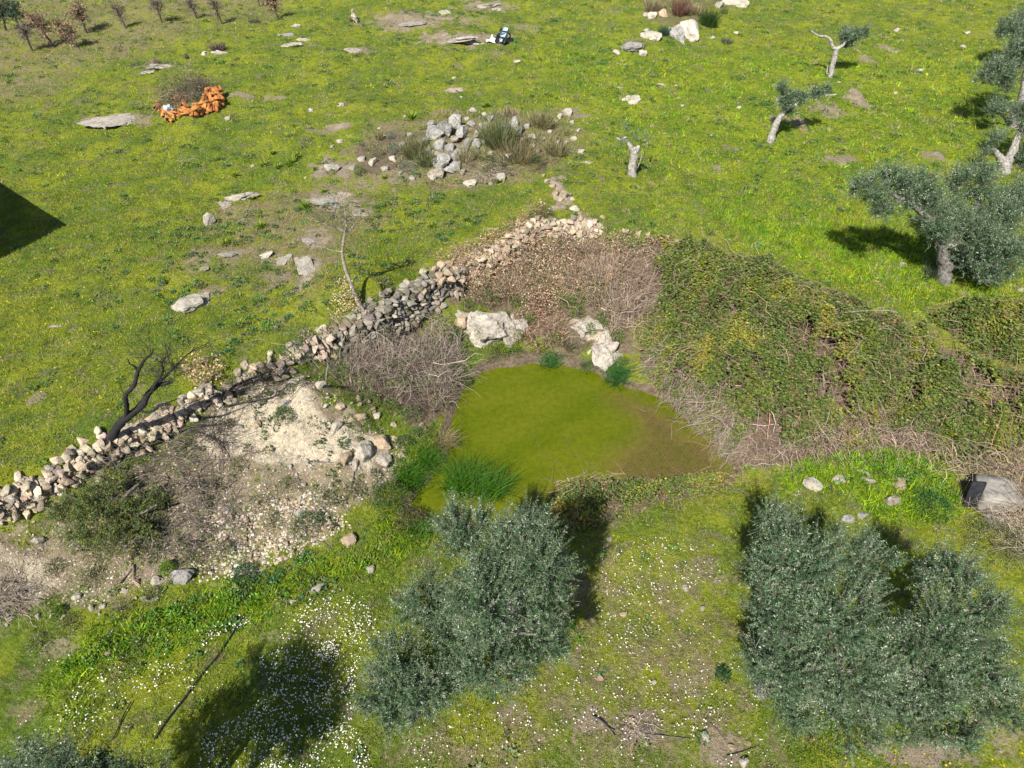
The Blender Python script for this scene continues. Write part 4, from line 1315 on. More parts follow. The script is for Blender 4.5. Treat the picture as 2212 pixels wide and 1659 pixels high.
side_olive('olive with a pale forked trunk at the right edge, behind the old spreading one', (2172, 372),
           [[(2172, 372, .26, 0), (2170, 355, .22, 0), (2158, 338, .14, 0), (2146, 322, .08, -.1)], [(2172, 362, .2, 0), (2185, 330, .17, 0), (2205, 285, .14, .1), (2225, 255, .08, .2)]],
           [(2150, 300, 20, -.3), (2235, 245, 60, .2), (2205, 395, 40, .3), (2220, 340, 40, .4), (2130, 330, 14, -.4)], WB, n_per=60, fan=10, nl=14, lL=.085, lW=.03, core=450)
side_olive('olive with a white leaning trunk cut by the right edge, upper right', (2192, 275),
           [[(2192, 275, .24, 0), (2202, 235, .2, 0), (2212, 190, .16, 0), (2216, 150, .1, 0)], [(2188, 262, .06, -.2), (2182, 238, .05, -.3), (2160, 235, .03, -.4)]],
           [(2160, 150, 40, -.2), (2195, 120, 35, .3), (2130, 165, 26, -.4), (2150, 240, 30, -.5), (2230, 110, 60, .3), (2180, 180, 30, -.1)], WB, n_per=60, fan=10, nl=14, lL=.085, lW=.03, core=450)
side_olive('olive crown at the top right edge, highest in the picture', (2218, 150),
           [[(2218, 150, .2, 0), (2215, 110, .16, 0), (2205, 70, .1, 0)]], [(2180, 60, 30, -.2), (2205, 45, 26, .2), (2160, 75, 18, -.4), (2230, 70, 40, .2), (2195, 90, 22, -.2)], WB, n_per=60, fan=10, nl=12, lL=.095, lW=.034, core=450)
side_olive('short pruned olive stump with two white stubs and one wriggling branch', (1366, 379),
           [[(1366, 379, .21, 0), (1367, 355, .17, 0), (1370, 332, .16, 0), (1368, 320, .13, 0)], [(1369, 330, .12, 0), (1360, 314, .1, 0), (1356, 305, .06, 0), (1352, 297, .045, -.1), (1342, 302, .04, -.2), (1333, 298, .03, -.2)],
            [(1371, 330, .12, 0), (1378, 320, .1, .05), (1380, 316, .08, .1)], [(1373, 372, .02, .1), (1384, 345, .015, .2), (1386, 325, .008, .3)]],
           [(1355, 277, 12, 0), (1395, 302, 16, .3), (1372, 300, 12, .2), (1342, 308, 8, -.2)], WB, n_per=34, fan=6, nl=10, lL=.07, lW=.02, core=10, L=(.25, .45))
side_olive('leaning pruned olive with a white trunk and a bare branch pointing right', (1664, 306),
           [[(1664, 306, .2, 0), (1670, 285, .17, 0), (1680, 262, .15, 0), (1692, 244, .12, 0), (1698, 232, .1, 0)], [(1696, 236, .1, 0), (1720, 225, .07, 0), (1745, 212, .05, .1), (1770, 204, .035, .1), (1785, 206, .03, .1), (1808, 204, .02, .1)],
            [(1697, 236, .08, 0), (1692, 215, .05, .1), (1688, 195, .03, .2)]],
           [(1690, 192, 14, .1), (1706, 215, 20, 0), (1730, 212, 16, .1), (1760, 204, 16, .1), (1693, 224, 15, -.1), (1705, 240, 14, .1), (1784, 195, 10, .1)], WB, n_per=150, fan=10, nl=12, lL=.085, lW=.03, core=700, L=(.2, .42))
side_olive('pruned olive farthest up the meadow, a long bare branch to its left', (1794, 166),
           [[(1794, 166, .18, 0), (1798, 145, .14, 0), (1804, 120, .13, 0), (1807, 105, .12, 0)], [(1807, 107, .1, 0), (1798, 100, .08, 0), (1795, 88, .07, 0), (1785, 79, .06, 0), (1768, 77, .045, 0), (1752, 66, .03, 0)],
            [(1807, 106, .1, 0), (1818, 100, .09, 0), (1826, 92, .07, 0), (1836, 86, .04, 0)], [(1786, 160, .03, 0), (1788, 140, .02, .1)]],
           [(1826, 78, 18, .1), (1850, 76, 18, .1), (1866, 72, 12, .1), (1828, 98, 12, .2), (1838, 88, 16, .2)], WB, n_per=150, fan=10, nl=12, lL=.09, lW=.032, core=700, L=(.2, .4))

# the small yellowish shrub tree rooted in the lower left mound
SH = [(.105, .155, .032), (.16, .19, .035), (.07, .12, .032), (.21, .19, .04)]
side_olive('sparse yellowish green shrub tree on the left mound, casting lacy shade on the sand', (268, 1122),
           [[(268, 1122, .11, 0), (262, 1108, .09, 0), (255, 1095, .07, .1), (240, 1075, .04, .2)], [(258, 1100, .06, .1), (272, 1070, .05, .2), (300, 1045, .03, .5)],
            [(262, 1108, .06, 0), (220, 1110, .05, -.2), (170, 1120, .03, -.4)], [(262, 1108, .06, 0), (300, 1110, .04, -.1), (340, 1090, .03, 0)], [(262, 1108, .05, 0), (240, 1140, .04, -.5), (200, 1160, .02, -.7)]],
           [(170, 1090, 50, -.1), (225, 1065, 55, .3), (215, 1130, 65, -.5), (285, 1110, 50, -.1), (330, 1095, 45, .3), (130, 1110, 38, -.4), (260, 1160, 50, -.8), (310, 1150, 40, -.5), (160, 1150, 45, -.8)],
           (.12, .10, .08), name='shrub_tree', group=None, cat='shrub', cols=SH, cp=[3, 2, 3, 1], mat='leaf', n_per=64, fan=10, nl=15, lL=.05, lW=.024, core=60, L=(.2, .4), twig_c=(.17, .14, .11), spread=.9)


def twig_cloud(pile, c0, n_, L, r0, col, up=.5, sub=3, spread=1.0):
    """fine bare twigs branching out from a point or points"""
    c0 = np.atleast_2d(c0)
    P = c0[rng.integers(0, len(c0), n_)]
    d = norm(rng.normal(0, spread, (n_, 3)) + [0, 0, up])
    ln = L * rng.uniform(.5, 1.2, n_)
    ts = np.linspace(0, 1, 5)
    poly = P[:, None] + d[:, None] * (ln[:, None] * ts)[..., None] + np.cumsum(rng.normal(0, .05, (n_, 5, 3)), 1) * ln[:, None, None]
    V, Fc = strips(poly, r0 * np.linspace(1, .3, 5)[None] * np.ones((n_, 1)), 3)
    pile.add(V, Fc, np.repeat(vary(col, n_, .2), 15, 0))
    if sub:
        P2 = poly[:, 2:4].reshape(-1, 3)
        k = len(P2)
        d2 = norm(np.repeat(d, 2, 0) + rng.normal(0, .6, (k, 3)))
        l2 = np.repeat(ln, 2) * rng.uniform(.3, .6, k)
        poly2 = P2[:, None] + d2[:, None] * (l2[:, None] * np.linspace(0, 1, 4))[..., None] + np.cumsum(rng.normal(0, .04, (k, 4, 3)), 1) * l2[:, None, None]
        V, Fc = strips(poly2, r0 * .6 * np.linspace(1, .3, 4)[None] * np.ones((k, 1)), 3)
        pile.add(V, Fc, np.repeat(vary(col, k, .2), 12, 0))
    return poly


# the burnt tree leaning over the wall
def Zb(x, y):
    return ((x / 2.592) * .8848, (y / 2.592 + 600) * .8848)


BURNT = [[(680, 1225, .24, 0), (740, 1150, .19, 0), (810, 1080, .17, 0), (900, 1010, .15, .1), (930, 950, .13, .2), (985, 890, .11, .3), (1040, 872, .09, .3), (1092, 862, .06, .3)],
         [(800, 1090, .11, 0), (800, 1000, .1, -.1), (795, 945, .095, -.1), (845, 890, .085, -.1), (872, 800, .075, 0), (910, 730, .06, 0), (960, 680, .035, 0), (970, 645, .015, 0)],
         [(868, 785, .05, 0), (845, 758, .04, 0), (820, 745, .03, 0), (810, 715, .02, 0)],
         [(930, 950, .09, .2), (960, 910, .08, .2), (1000, 850, .065, .2), (1030, 800, .05, .2), (1025, 740, .035, .2), (1052, 702, .02, .2)], [(1025, 745, .03, .2), (985, 715, .015, .2), (960, 705, .01, .2)],
         [(985, 892, .06, .3), (1040, 830, .045, .4), (1110, 760, .035, .5), (1210, 670, .024, .6), (1325, 612, .012, .8), (1480, 560, .005, 1.0)],
         [(1210, 670, .015, .6), (1250, 600, .008, .7), (1290, 560, .004, .8)], [(1000, 860, .03, .2), (1100, 780, .02, .1), (1190, 700, .01, 0)],
         [(880, 1040, .07, .1), (930, 1055, .06, -.1), (975, 1040, .05, -.2), (1010, 1010, .045, -.2), (1080, 985, .03, -.1), (1150, 960, .012, 0)],
         [(795, 950, .02, -.1), (770, 915, .015, -.1), (755, 870, .007, -.1)], [(830, 1060, .03, .1), (880, 990, .025, .3), (950, 930, .02, .5), (1010, 880, .01, .7)]]
limbs_ = [[(*Zb(x, y), r_ * .6, dy) for x, y, r_, dy in l] for l in BURNT]
bt = side_olive('black burnt tree leaning out over the tumbled wall, all branches bare', limbs_[0][0][:2], limbs_, [], (.022, .021, .021), name='burnt_tree', group=None, cat='burnt tree', bmat='char', knob=.09)
tp = Pile()
y0 = bt.location[1]
tips = np.array([at_y(*Zb(x, y), y0 + dy) for x, y, dy in [(1210, 670, .6), (1110, 760, .5), (1325, 612, .8), (1150, 700, .2), (1100, 780, .1), (1040, 830, .4), (1010, 880, .6), (1092, 862, .3), (960, 690, 0), (1052, 705, .2)]])
twig_cloud(tp, tips, 70, .95, .009, (.05, .045, .04), .5, 1, .8)
tp.out('twigs', M['char'], bt)

# burnt branches lying on the sand and over the wall
for pts, lab in [([(1040, 720, .075), (1110, 660, .06), (1170, 610, .055), (1230, 560, .045), (1330, 530, .03), (1450, 480, .02), (1560, 420, .01)], 'thick burnt branch lying from the sand up across the wall'),
                 ([(440, 1085, .02), (560, 1040, .03), (680, 1000, .04), (780, 930, .045), (900, 885, .04), (1040, 865, .03), (1180, 850, .02), (1320, 860, .01)], 'long curved black branch lying over the sand below the burnt tree'),
                 ([(980, 900, .015), (1080, 950, .014), (1160, 1000, .012), (1200, 1040, .006)], 'thin black branch crossing the sand under the long curved one'),
                 ([(1180, 700, .02), (1320, 690, .022), (1450, 670, .018), (1600, 620, .012), (1700, 560, .006)], 'thin burnt bough resting on the sand crest'),
                 ([(1270, 560, .02), (1400, 530, .02), (1530, 500, .016), (1680, 490, .012), (1830, 520, .006)], 'upper thin burnt bough hanging along the wall')]:
    q2 = [((x / 3.253 + 180) * .8848, (y / 3.253 + 780) * .8848) for x, y, _ in pts]
    Q = [G(*q) for q in q2]
    Q = [q + [0, 0, .05 + .1 * math.sin(i * 2.1) ** 2] for i, q in enumerate(Q)]
    root = empty('fallen_branch', Q[0], lab, 'branch', 'burnt branches on the sand')
    tp = Pile()
    limb(tp, Q, [p_[2] for p_ in pts], (.045, .04, .036), 7, .06)
    tp.out('bough', M['char'], root)
    tp = Pile()
    sp_ = spline(Q, 4)
    twig_cloud(tp, sp_[len(sp_) // 3:], 34, .85, .010, (.06, .05, .045), .12, 1, .7)
    tp.out('twigs', M['char'], root)

# the dead sapling with brown leaves hanging on
SAP = [[(822, 712, .11, 0), (800, 690, .09, 0), (775, 655, .075, 0), (757, 610, .065, 0), (745, 575, .055, 0), (740, 545, .05, 0), (744, 510, .04, 0), (748, 480, .025, 0), (742, 440, .01, .1)],
       [(742, 545, .03, 0), (715, 540, .02, -.1), (690, 532, .012, -.2), (668, 540, .005, -.2)], [(745, 500, .03, 0), (722, 490, .02, 0), (690, 480, .012, -.1), (660, 470, .005, -.1)],
       [(746, 505, .03, 0), (762, 490, .018, .1), (768, 470, .008, .1)], [(748, 480, .02, 0), (725, 455, .012, 0), (705, 420, .005, 0)], [(765, 620, .02, 0), (735, 640, .015, -.3), (715, 630, .006, -.4)]]
sp_t = side_olive('dead leaning sapling with bare twigs and withered leaves low on its stem, behind the pond', (822, 712), SAP, [], (.30, .26, .21), name='dead_sapling', group=None, cat='dead tree', knob=.08)
tp = Pile()
y0 = sp_t.location[1]
twig_cloud(tp, np.array([at_y(a, b_, y0) for a, b_ in [(745, 500), (720, 488), (690, 532), (742, 545), (748, 480), (700, 480), (760, 490), (725, 455)]]), 46, .8, .011, (.20, .165, .135), .55, 2, .9)
tp.out('twigs', M['bark'], sp_t)


def wither(pile, c0, rad, n_, cols, p_, L=.07, W=.04):
    q = c0 + norm(rng.normal(size=(n_, 3))) * (rng.uniform(0, 1, (n_, 1)) ** .4) * rad
    V, Fc = leaves(q, norm(rng.normal(size=(n_, 3)) - [0, 0, .4]), L * rng.uniform(.6, 1.3, n_), W)
    pile.add(V, Fc, vary(pick(cols, p_, n_), n_, .2))


WITH = [(.46, .33, .17), (.34, .21, .11), (.52, .40, .24)]
tp = Pile()
for a, b_, r_, n_ in [(745, 640, .45, 170), (730, 665, .4, 160), (765, 655, .3, 90), (790, 690, .3, 90), (820, 715, .3, 100), (745, 610, .25, 60)]:
    wither(tp, at_y(a, b_, y0 - .1), r_, n_, WITH, [3, 1, 2])
tp.out('withered_leaves', M['dry'], sp_t, smooth=False)


# ------------------------------------------------------------------ brambles, dead canes, bushes
def canes(pile, poly, n_, L, hgt, rad, cols, cp, droop=1.0, rise=.25, zbase=None, bias=None, thick=None):
    q = scatter(poly, n_, isinstance(poly, np.ndarray))
    k = len(q)
    z = H(q[:, 0], q[:, 1]) if zbase is None else zbase(q[:, 0], q[:, 1])
    hum = np.clip(.65 + .7 * fbm(q[:, 0] * 1.1, q[:, 1] * 1.1, 3, 111), .1, 1.6) if zbase is None else 1.0
    z = z + rng.uniform(*hgt, k) * hum
    a = rng.uniform(0, 2 * np.pi, k)
    if bias is not None:
        a = np.where(rng.uniform(size=k) < .7, bias + rng.normal(0, .6, k), a)
    ln = rng.uniform(*L, k)
    ts = np.linspace(0, 1, 6)
    el = rng.normal(rise, .35, k)
    d = np.c_[np.cos(a) * np.cos(el), np.sin(a) * np.cos(el), np.sin(el)]
    poly_ = np.c_[q, z][:, None] + d[:, None] * (ln[:, None] * ts)[..., None]
    poly_[:, :, 2] -= droop * .45 * ln[:, None] * ts ** 2
    poly_ += np.cumsum(rng.normal(0, .07, (k, 6, 3)), 1) * ln[:, None, None]
    gz = H(poly_[..., 0], poly_[..., 1]) + .01
    gz = np.maximum(gz, WATER_Z + .01)
    poly_[..., 2] = np.maximum(poly_[..., 2], gz)
    r = rng.uniform(*rad, k) * np.exp(rng.normal(0, .35, k))
    V, Fc = strips(poly_, r[:, None] * np.linspace(1, .4, 6)[None], 3)
    pile.add(V, Fc, np.repeat(vary(pick(cols, cp, k), k, .2, .05), 18, 0))


CANE = [(.30, .21, .155), (.22, .15, .11), (.38, .30, .24), (.15, .10, .075)]
CANE_P = [3, 2, 2, 1]


def bramble_top(x, y):
    sd_ = np.maximum(poly_sd(x, y, ZONES['bramble']), poly_sd(x, y, ZONES['bramble2']))
    sd_ = sd_ + .5 * fbm(x * .9, y * .9, 3, 70)
    th = 1.0 * sstep(-.2, 1.4, sd_) * (.75 + .75 * fbm(x * .55, y * .55, 3, 71) + .45 * fbm(x * 1.9, y * 1.9, 3, 72))
    return H(x, y) + np.maximum(th, .02)


BRAM = [(.125, .160, .026), (.085, .125, .028), (.185, .21, .026), (.25, .20, .035), (.20, .13, .065)]


def thicket(label, poly, n_leaf, n_cane, leaf=(.06, .045), dens_seed=73, holes=.35, brown=None, cane_len=(.5, 1.3)):
    g0 = poly.mean(0)
    root = empty('bramble_thicket', (g0[0], g0[1], float(H(*g0))), label, 'brambles')
    q = scatter(poly, n_leaf, True)
    wob = .5 * fbm(q[:, 0] * .9, q[:, 1] * .9, 3, 70) + .35 * rng.normal(size=n_leaf)
    q = q[poly_sd(q[:, 0], q[:, 1], poly) + wob > .12]
    n_leaf = len(q)
    x, y = q[:, 0], q[:, 1]
    f = fbm(x * .8, y * .8, 4, dens_seed) + .35 * fbm(x * 3, y * 3, 2, dens_seed + 3)
    if brown is not None:
        f = f - brown(x, y)
    ok = rng.uniform(size=n_leaf) < sstep(-holes - .55, .2, f)
    x, y = x[ok], y[ok]
    k = len(x)
    hue = fbm(x * .7, y * .7, 3, 79) + .35 * rng.normal(size=k)
    c = np.array(BRAM)[np.select([hue > .95, hue > .55, hue > 0.0, hue > -1.0], [3, 2, 0, 1], 4)]
    kind = rng.uniform(size=k)
    c[kind < .05] = BRAM[4]
    z = bramble_top(x, y) + rng.normal(.0, .075, k)
    a, el = rng.uniform(0, 2 * np.pi, k), rng.normal(.1, .4, k)
    d = np.c_[np.cos(a) * np.cos(el), np.sin(a) * np.cos(el), np.sin(el)]
    pl, Pq = Pile(), np.c_[x, y, z]
    for da in (-.9, 0, .9):                       # three leaflets each
        d2 = np.c_[np.cos(a + da) * np.cos(el), np.sin(a + da) * np.cos(el), np.sin(el)]
        V, Fc = leaves(Pq, d2, leaf[0] * rng.uniform(.7, 1.3, k), leaf[1] * rng.uniform(.8, 1.2, k), rng.normal(0, .5, k))
        pl.add(V, Fc, np.repeat(vary(c, k, .2, .06), 4, 0))
    pl.out('foliage', M['leaf'], root, smooth=False)
    tp = Pile()
    canes(tp, poly, n_cane, cane_len, (-.3, -.02), (.004, .008), CANE, CANE_P, 1.0, .25, bramble_top)
    canes(tp, poly, n_cane // 28, (1.0, 2.2), (-.05, .1), (.005, .009), [(.42, .34, .24), (.34, .2, .14)], [1, 1], 1.1, .5, bramble_top)
    tp.out('canes', M['dry'], root)
    return root


brown_low = gpoly([(1390, 760), (1480, 780), (1560, 860), (1680, 920), (1800, 930), (1960, 900), (2010, 960), (1900, 990), (1700, 1010), (1580, 1020), (1460, 880), (1400, 830)])
brown_top = gpoly([(1330, 545), (1420, 525), (1420, 640), (1380, 720), (1330, 640)])
brown_rt = gpoly([(1980, 730), (2100, 780), (2212, 860), (2150, 900), (2050, 850), (1960, 780)])


def brown_f(x, y):
    return np.maximum.reduce([.6 * sstep(-.4, .6, poly_sd(x, y, brown_low)), .9 * sstep(-.4, .5, poly_sd(x, y, brown_top)), .8 * sstep(-.4, .5, poly_sd(x, y, brown_rt))])


thicket('wide bramble thicket covering the whole bank right of the pond', ZONES['bramble'], 130000, 4200, brown=brown_f, leaf=(.075, .06))
thicket('smaller green bramble patch under the old olive at the right edge', ZONES['bramble2'], 30000, 500, leaf=(.075, .06), holes=.6, dens_seed=81)


def shore_top(x, y):
    return H(x, y) + .28 * sstep(-.05, .4, poly_sd(x, y, SHORE)) * (1 + .5 * fbm(x * 1.5, y * 1.5, 2, 99))


SHORE = gpoly([(1130, 1110), (1200, 1062), (1260, 1035), (1330, 1038), (1420, 1040), (1500, 1030), (1580, 1015), (1610, 1035), (1560, 1065), (1450, 1085), (1370, 1095), (1340, 1125), (1260, 1150), (1180, 1160)])
_bt = bramble_top
bramble_top = shore_top
thicket('low bramble fringe along the front shore of the pond', SHORE, 9000, 420, holes=.5, dens_seed=85, cane_len=(.3, .9))
bramble_top = _bt


def cane_mass(label, polys, name='dead_cane_mound', cat='dead canes', leafy=None, group=None):
    c0 = polys[0][0]
    g0 = gpoly(c0).mean(0)
    root = empty(name, (g0[0], g0[1], float(H(*g0))), label, cat, group)
    tp = Pile()
    for poly, n_, L, hgt, cols, cp, rise, bias in polys:
        canes(tp, poly, n_, L, hgt, (.0035, .008), cols, cp, 1.0, rise, None, bias)
    tp.out('canes', M['dry'], root)
    if leafy:
        lp = Pile()
        for poly, n_, hgt, cols, cp, sz in leafy:
            q = scatter(poly, n_)
            f = fbm(q[:, 0] * 1.3, q[:, 1] * 1.3, 3, 44)
            q = q[rng.uniform(size=n_) < sstep(-.5, .3, f)]
            V, Fc = leaves(np.c_[q, np.maximum(H(q[:, 0], q[:, 1]), WATER_Z) + rng.uniform(*hgt, len(q))], norm(rng.normal(size=(len(q), 3))), sz[0], sz[1])
            lp.add(V, Fc, vary(pick(cols, cp, len(q)), len(q), .22))
        lp.out('leaves', M['dry'], root, smooth=False)
    return root


PINK = [(.36, .27, .20), (.26, .19, .14), (.46, .37, .29), (.15, .11, .085)]
RUST = [(.38, .27, .18), (.25, .17, .115), (.48, .37, .26), (.13, .095, .065)]
GREYB = [(.32, .26, .215), (.24, .19, .155), (.42, .36, .29), (.12, .10, .085)]
cane_mass('greyish pink mound of dead canes between the mossy wall and the pond',
          [([(700, 725), (860, 705), (960, 720), (975, 800), (960, 860), (880, 850), (760, 800), (690, 765)], 1050, (.6, 1.7), (-.1, .6), GREYB, CANE_P, .45, None),
           ([(760, 790), (900, 800), (950, 870), (900, 900), (780, 850)], 420, (.6, 1.6), (.05, .4), [(.12, .09, .07), (.2, .15, .12)], [1, 1], .15, .3),
           ([(930, 700), (985, 720), (1000, 790), (960, 900), (940, 870), (950, 780)], 480, (.4, 1.1), (0, .5), GREYB, CANE_P, .9, None)],
          leafy=[([(720, 740), (960, 720), (960, 880), (880, 900), (740, 830)], 4200, (.02, .45), [(.12, .19, .03), (.07, .14, .03), (.2, .16, .1)], [3, 2, 1], (.07, .045))])
cane_mass('rust brown dead brambles hanging over the wall behind the pond',
          [([(960, 590), (1060, 545), (1150, 510), (1300, 505), (1360, 560), (1340, 640), (1240, 660), (1080, 660), (980, 640)], 1900, (.4, 1.2), (0, .5), RUST, CANE_P, .55, None),
           ([(930, 560), (1040, 520), (1130, 470), (1160, 440), (1190, 470), (1120, 520), (1000, 570)], 420, (.3, .8), (0, .4), RUST, CANE_P, .3, None)],
          leafy=[([(960, 590), (1060, 545), (1150, 510), (1300, 505), (1360, 560), (1340, 640), (1240, 660), (1080, 660), (980, 640)], 5200, (.02, .55), WITH + [(.22, .15, .10), (.10, .16, .02)], [2, 2, 2, 2, 2.5], (.07, .04)),
                 ([(930, 560), (1040, 520), (1130, 470), (1160, 440), (1190, 470), (1120, 520), (1000, 570)], 1500, (.02, .4), WITH + [(.20, .11, .06)], [1, 2, 1, 3], (.07, .04))])
cane_mass('red brown curtain of dead leaves hanging on the bank above the far shore',
          [([(1115, 690), (1180, 650), (1225, 690), (1215, 755), (1160, 765), (1120, 740)], 360, (.3, .8), (.05, .4), RUST, CANE_P, .3, None)],
          leafy=[([(1115, 690), (1180, 650), (1225, 690), (1215, 755), (1160, 765), (1120, 740)], 2300, (.03, .45), [(.24, .13, .08), (.32, .2, .13), (.17, .09, .06)], [2, 1, 2], (.065, .04))])
cane_mass('purplish dome of dead canes at the left end of the bramble bank',
          [([(1270, 590), (1340, 560), (1400, 620), (1390, 720), (1330, 720), (1280, 650)], 1000, (.5, 1.2), (.1, .6), PINK, CANE_P, .3, None)])
cane_mass('pale dry stems drooping into the water along the right shore',
          [([(1400, 790), (1440, 845), (1485, 880), (1530, 925), (1590, 985), (1620, 985), (1600, 900), (1500, 820), (1430, 770)], 800, (.4, 1.1), (.1, .6), [(.36, .29, .235), (.27, .21, .17), (.44, .37, .30), (.15, .11, .09)], CANE_P, .25, math.pi * 1.2)])
cane_mass('brown dead stems along the lower edge of the bramble bank, above the lush grass',
          [([(1600, 1000), (1700, 960), (1800, 925), (1980, 900), (2080, 960), (2000, 990), (1880, 965), (1740, 985)], 1100, (.4, 1.2), (.05, .5), PINK, CANE_P, .3, None)])
cane_mass('tangle of dead stems drooping around the concrete well',
          [([(2070, 1000), (2212, 980), (2330, 1080), (2300, 1180), (2160, 1130), (2120, 1040), (2060, 1040)], 800, (.5, 1.5), (.1, .7), PINK, CANE_P, .3, None),
           ([(2130, 1120), (2230, 1100), (2300, 1200), (2180, 1210)], 300, (.6, 1.6), (.05, .5), [(.46, .38, .28), (.36, .28, .2)], [1, 1], .5, None)])
cane_mass('grey tangle of fine burnt brush along the foot of the tumbled wall',
          [([(140, 1010), (260, 960), (360, 930), (470, 930), (520, 990), (440, 1040), (330, 1050), (200, 1060)], 420, (.4, 1.3), (0, .4), [(.10, .085, .075), (.18, .15, .13), (.06, .05, .045)], [2, 2, 1], .3, .5)])
cane_mass('dark twiggy brush in the shade right of the shrub tree',
          [([(330, 1060), (480, 1020), (530, 1080), (500, 1180), (380, 1220), (300, 1190)], 600, (.3, 1.0), (0, .3), [(.12, .10, .09), (.22, .18, .15), (.07, .06, .05)], [2, 2, 1], .3, None)])
cane_mass('grey tuft of dry brush at the left edge of the picture',
          [([(-40, 1270), (40, 1265), (70, 1300), (50, 1340), (-40, 1340)], 260, (.3, .9), (0, .3), GREYB, CANE_P, .5, None)])
cane_mass('brown withered oak scrub behind the burnt tree',
          [([(400, 810), (440, 785), (490, 800), (480, 840), (430, 850)], 110, (.2, .6), (0, .5), RUST, CANE_P, .6, None)],
          leafy=[([(400, 810), (440, 785), (490, 800), (480, 840), (430, 850)], 420, (.05, .7), WITH, [2, 2, 1], (.08, .05))])
cane_mass('dry tangle of twigs in the front grass by the tan cobble',
          [([(1350, 1560), (1420, 1560), (1420, 1600), (1340, 1600)], 130, (.2, .5), (0, .06), GREYB, CANE_P, .05, None)])
cane_mass('pale bleached twigs at the foot of the rock heap',
          [([(1010, 380), (1080, 350), (1110, 375), (1060, 400)], 240, (.3, .8), (0, .3), [(.42, .35, .29), (.32, .26, .21)], [1, 1], .3, None)])


def bush(px, py, w_, h_, label, style='broom', cols=((.06, .095, .02), (.09, .12, .03)), cp=None, n_=240, name='bush', cat='bush', group=None, mat='leaf', lean=.35, leaf=(.05, .02)):
    g_ = G(px, py)
    k = m_per_px(g_)
    rx, hh = w_ * k / 2, h_ * k * (.72 if style == 'broom' else 1.0)
    root = empty(name, g_, label, cat, group)
    tp = Pile()
    cp = cp or [1] * len(cols)
    a, r = rng.uniform(0, 2 * np.pi, n_), np.sqrt(rng.uniform(size=n_)) * rx
    if style == 'broom':
        P = np.c_[g_[0] + r * .75 * np.cos(a), g_[1] + r * .75 * np.sin(a), np.full(n_, g_[2] - .03)]
        d = norm(np.c_[np.cos(a) * r * .7, np.sin(a) * r * .7, np.full(n_, hh)] + rng.normal(0, .2, (n_, 3)) * hh)
        ln = hh * rng.uniform(.4, 1.1, n_)
        ts = np.linspace(0, 1, 4)
        poly = P[:, None] + d[:, None] * (ln[:, None] * ts)[..., None] + np.cumsum(rng.normal(0, .04, (n_, 4, 3)), 1) * ln[:, None, None]
        V, Fc = strips(poly, k * .45 * np.array([1, 1, .8, .4])[None] * np.ones((n_, 1)), 3)
        tp.add(V, Fc, np.repeat(vary(pick(cols, cp, n_), n_, .25, .06), 12, 0))
        tp.out('stems', M[mat], root)
    else:
        m_ = n_ * 5
        q = norm(rng.normal(size=(m_, 3)) + [0, 0, .4]) * rng.uniform(.35, 1, (m_, 1)) ** .5
        q[:, 2] = np.abs(q[:, 2])
        P = g_ + q * [rx, rx, hh]
        lk = max(leaf[0], 2.2 * k)
        V, Fc = leaves(P, norm(q + rng.normal(0, .6, (m_, 3))), lk * rng.uniform(.7, 1.3, m_), leaf[1] / leaf[0] * lk)
        tp.add(V, Fc, vary(pick(cols, cp, m_), m_, .25, .06))
        tp.out('foliage', M[mat], root, smooth=False)
        sp2 = Pile()
        twig_cloud(sp2, g_ + [0, 0, .02], 16, max(rx, hh) * .9, .008, (.14, .11, .08), .8, 0)
        sp2.out('stems', M['bark'], root)
    return root


GB = ((.10, .145, .045), (.15, .18, .07), (.21, .20, .10))
OB = ((.22, .20, .085), (.17, .18, .065), (.30, .25, .14))
BL = ((.10, .15, .10), (.16, .20, .14))
BR = ((.24, .17, .13), (.18, .13, .095), (.32, .25, .18))
bush(1078, 315, 74, 92, 'tallest green broom bush, rising in the middle of the rock heap', cols=GB, n_=520)
bush(1025, 362, 84, 60, 'wide green bush in front of the rock heap', 'leafy', cols=GB, n_=360, leaf=(.06, .02))
bush(1072, 376, 60, 46, 'dark green bush at the foot of the tall broom', 'leafy', cols=((.04, .075, .03), (.07, .10, .03)), n_=220, leaf=(.06, .02))
bush(1168, 270, 64, 44, 'olive brown broom right of the dark rocks', cols=OB, n_=300)
bush(1120, 340, 90, 60, 'dry straw coloured bush right of the rock heap', cols=OB + ((.28, .22, .14),), n_=420)
bush(1200, 330, 60, 44, 'sparse dry grass bush on the right slope of the heap', cols=OB, n_=240)
bush(1160, 368, 40, 40, 'small dark green bush below the dry straw bush', 'leafy', cols=((.03, .07, .03), (.05, .09, .025)), n_=130)
bush(895, 335, 60, 56, 'straw and green broom left of the grey boulders', cols=OB + GB, n_=360)
bush(920, 355, 46, 44, 'green broom between the straw broom and the boulders', cols=GB, n_=220)
bush(855, 335, 26, 28, 'grey blue rounded shrub left of the straw broom', 'leafy', cols=BL, n_=110, leaf=(.05, .02))
bush(813, 342, 34, 32, 'green shrub on the brown soil left of the rock heap', 'leafy', cols=GB, n_=110)
bush(845, 300, 20, 18, 'small bluish shrub on the brown soil', 'leafy', cols=BL, n_=70)
bush(880, 372, 50, 24, 'low grey green shrub at the lower left of the heap', 'leafy', cols=BL, n_=140)
bush(778, 375, 26, 22, 'bright green low shrub left of the heap', 'leafy', cols=((.05, .10, .02), (.07, .13, .02)), n_=90)
bush(820, 300, 20, 26, 'wispy grey broom at the top left of the heap', cols=OB, n_=80)
bush(1100, 250, 40, 26, 'grey brown twiggy shrub above the dark rocks', cols=BR, n_=200, mat='dry')
bush(960, 252, 100, 16, 'low purple brown heather strip along the top of the grey boulders', cols=BR, n_=420, mat='dry')
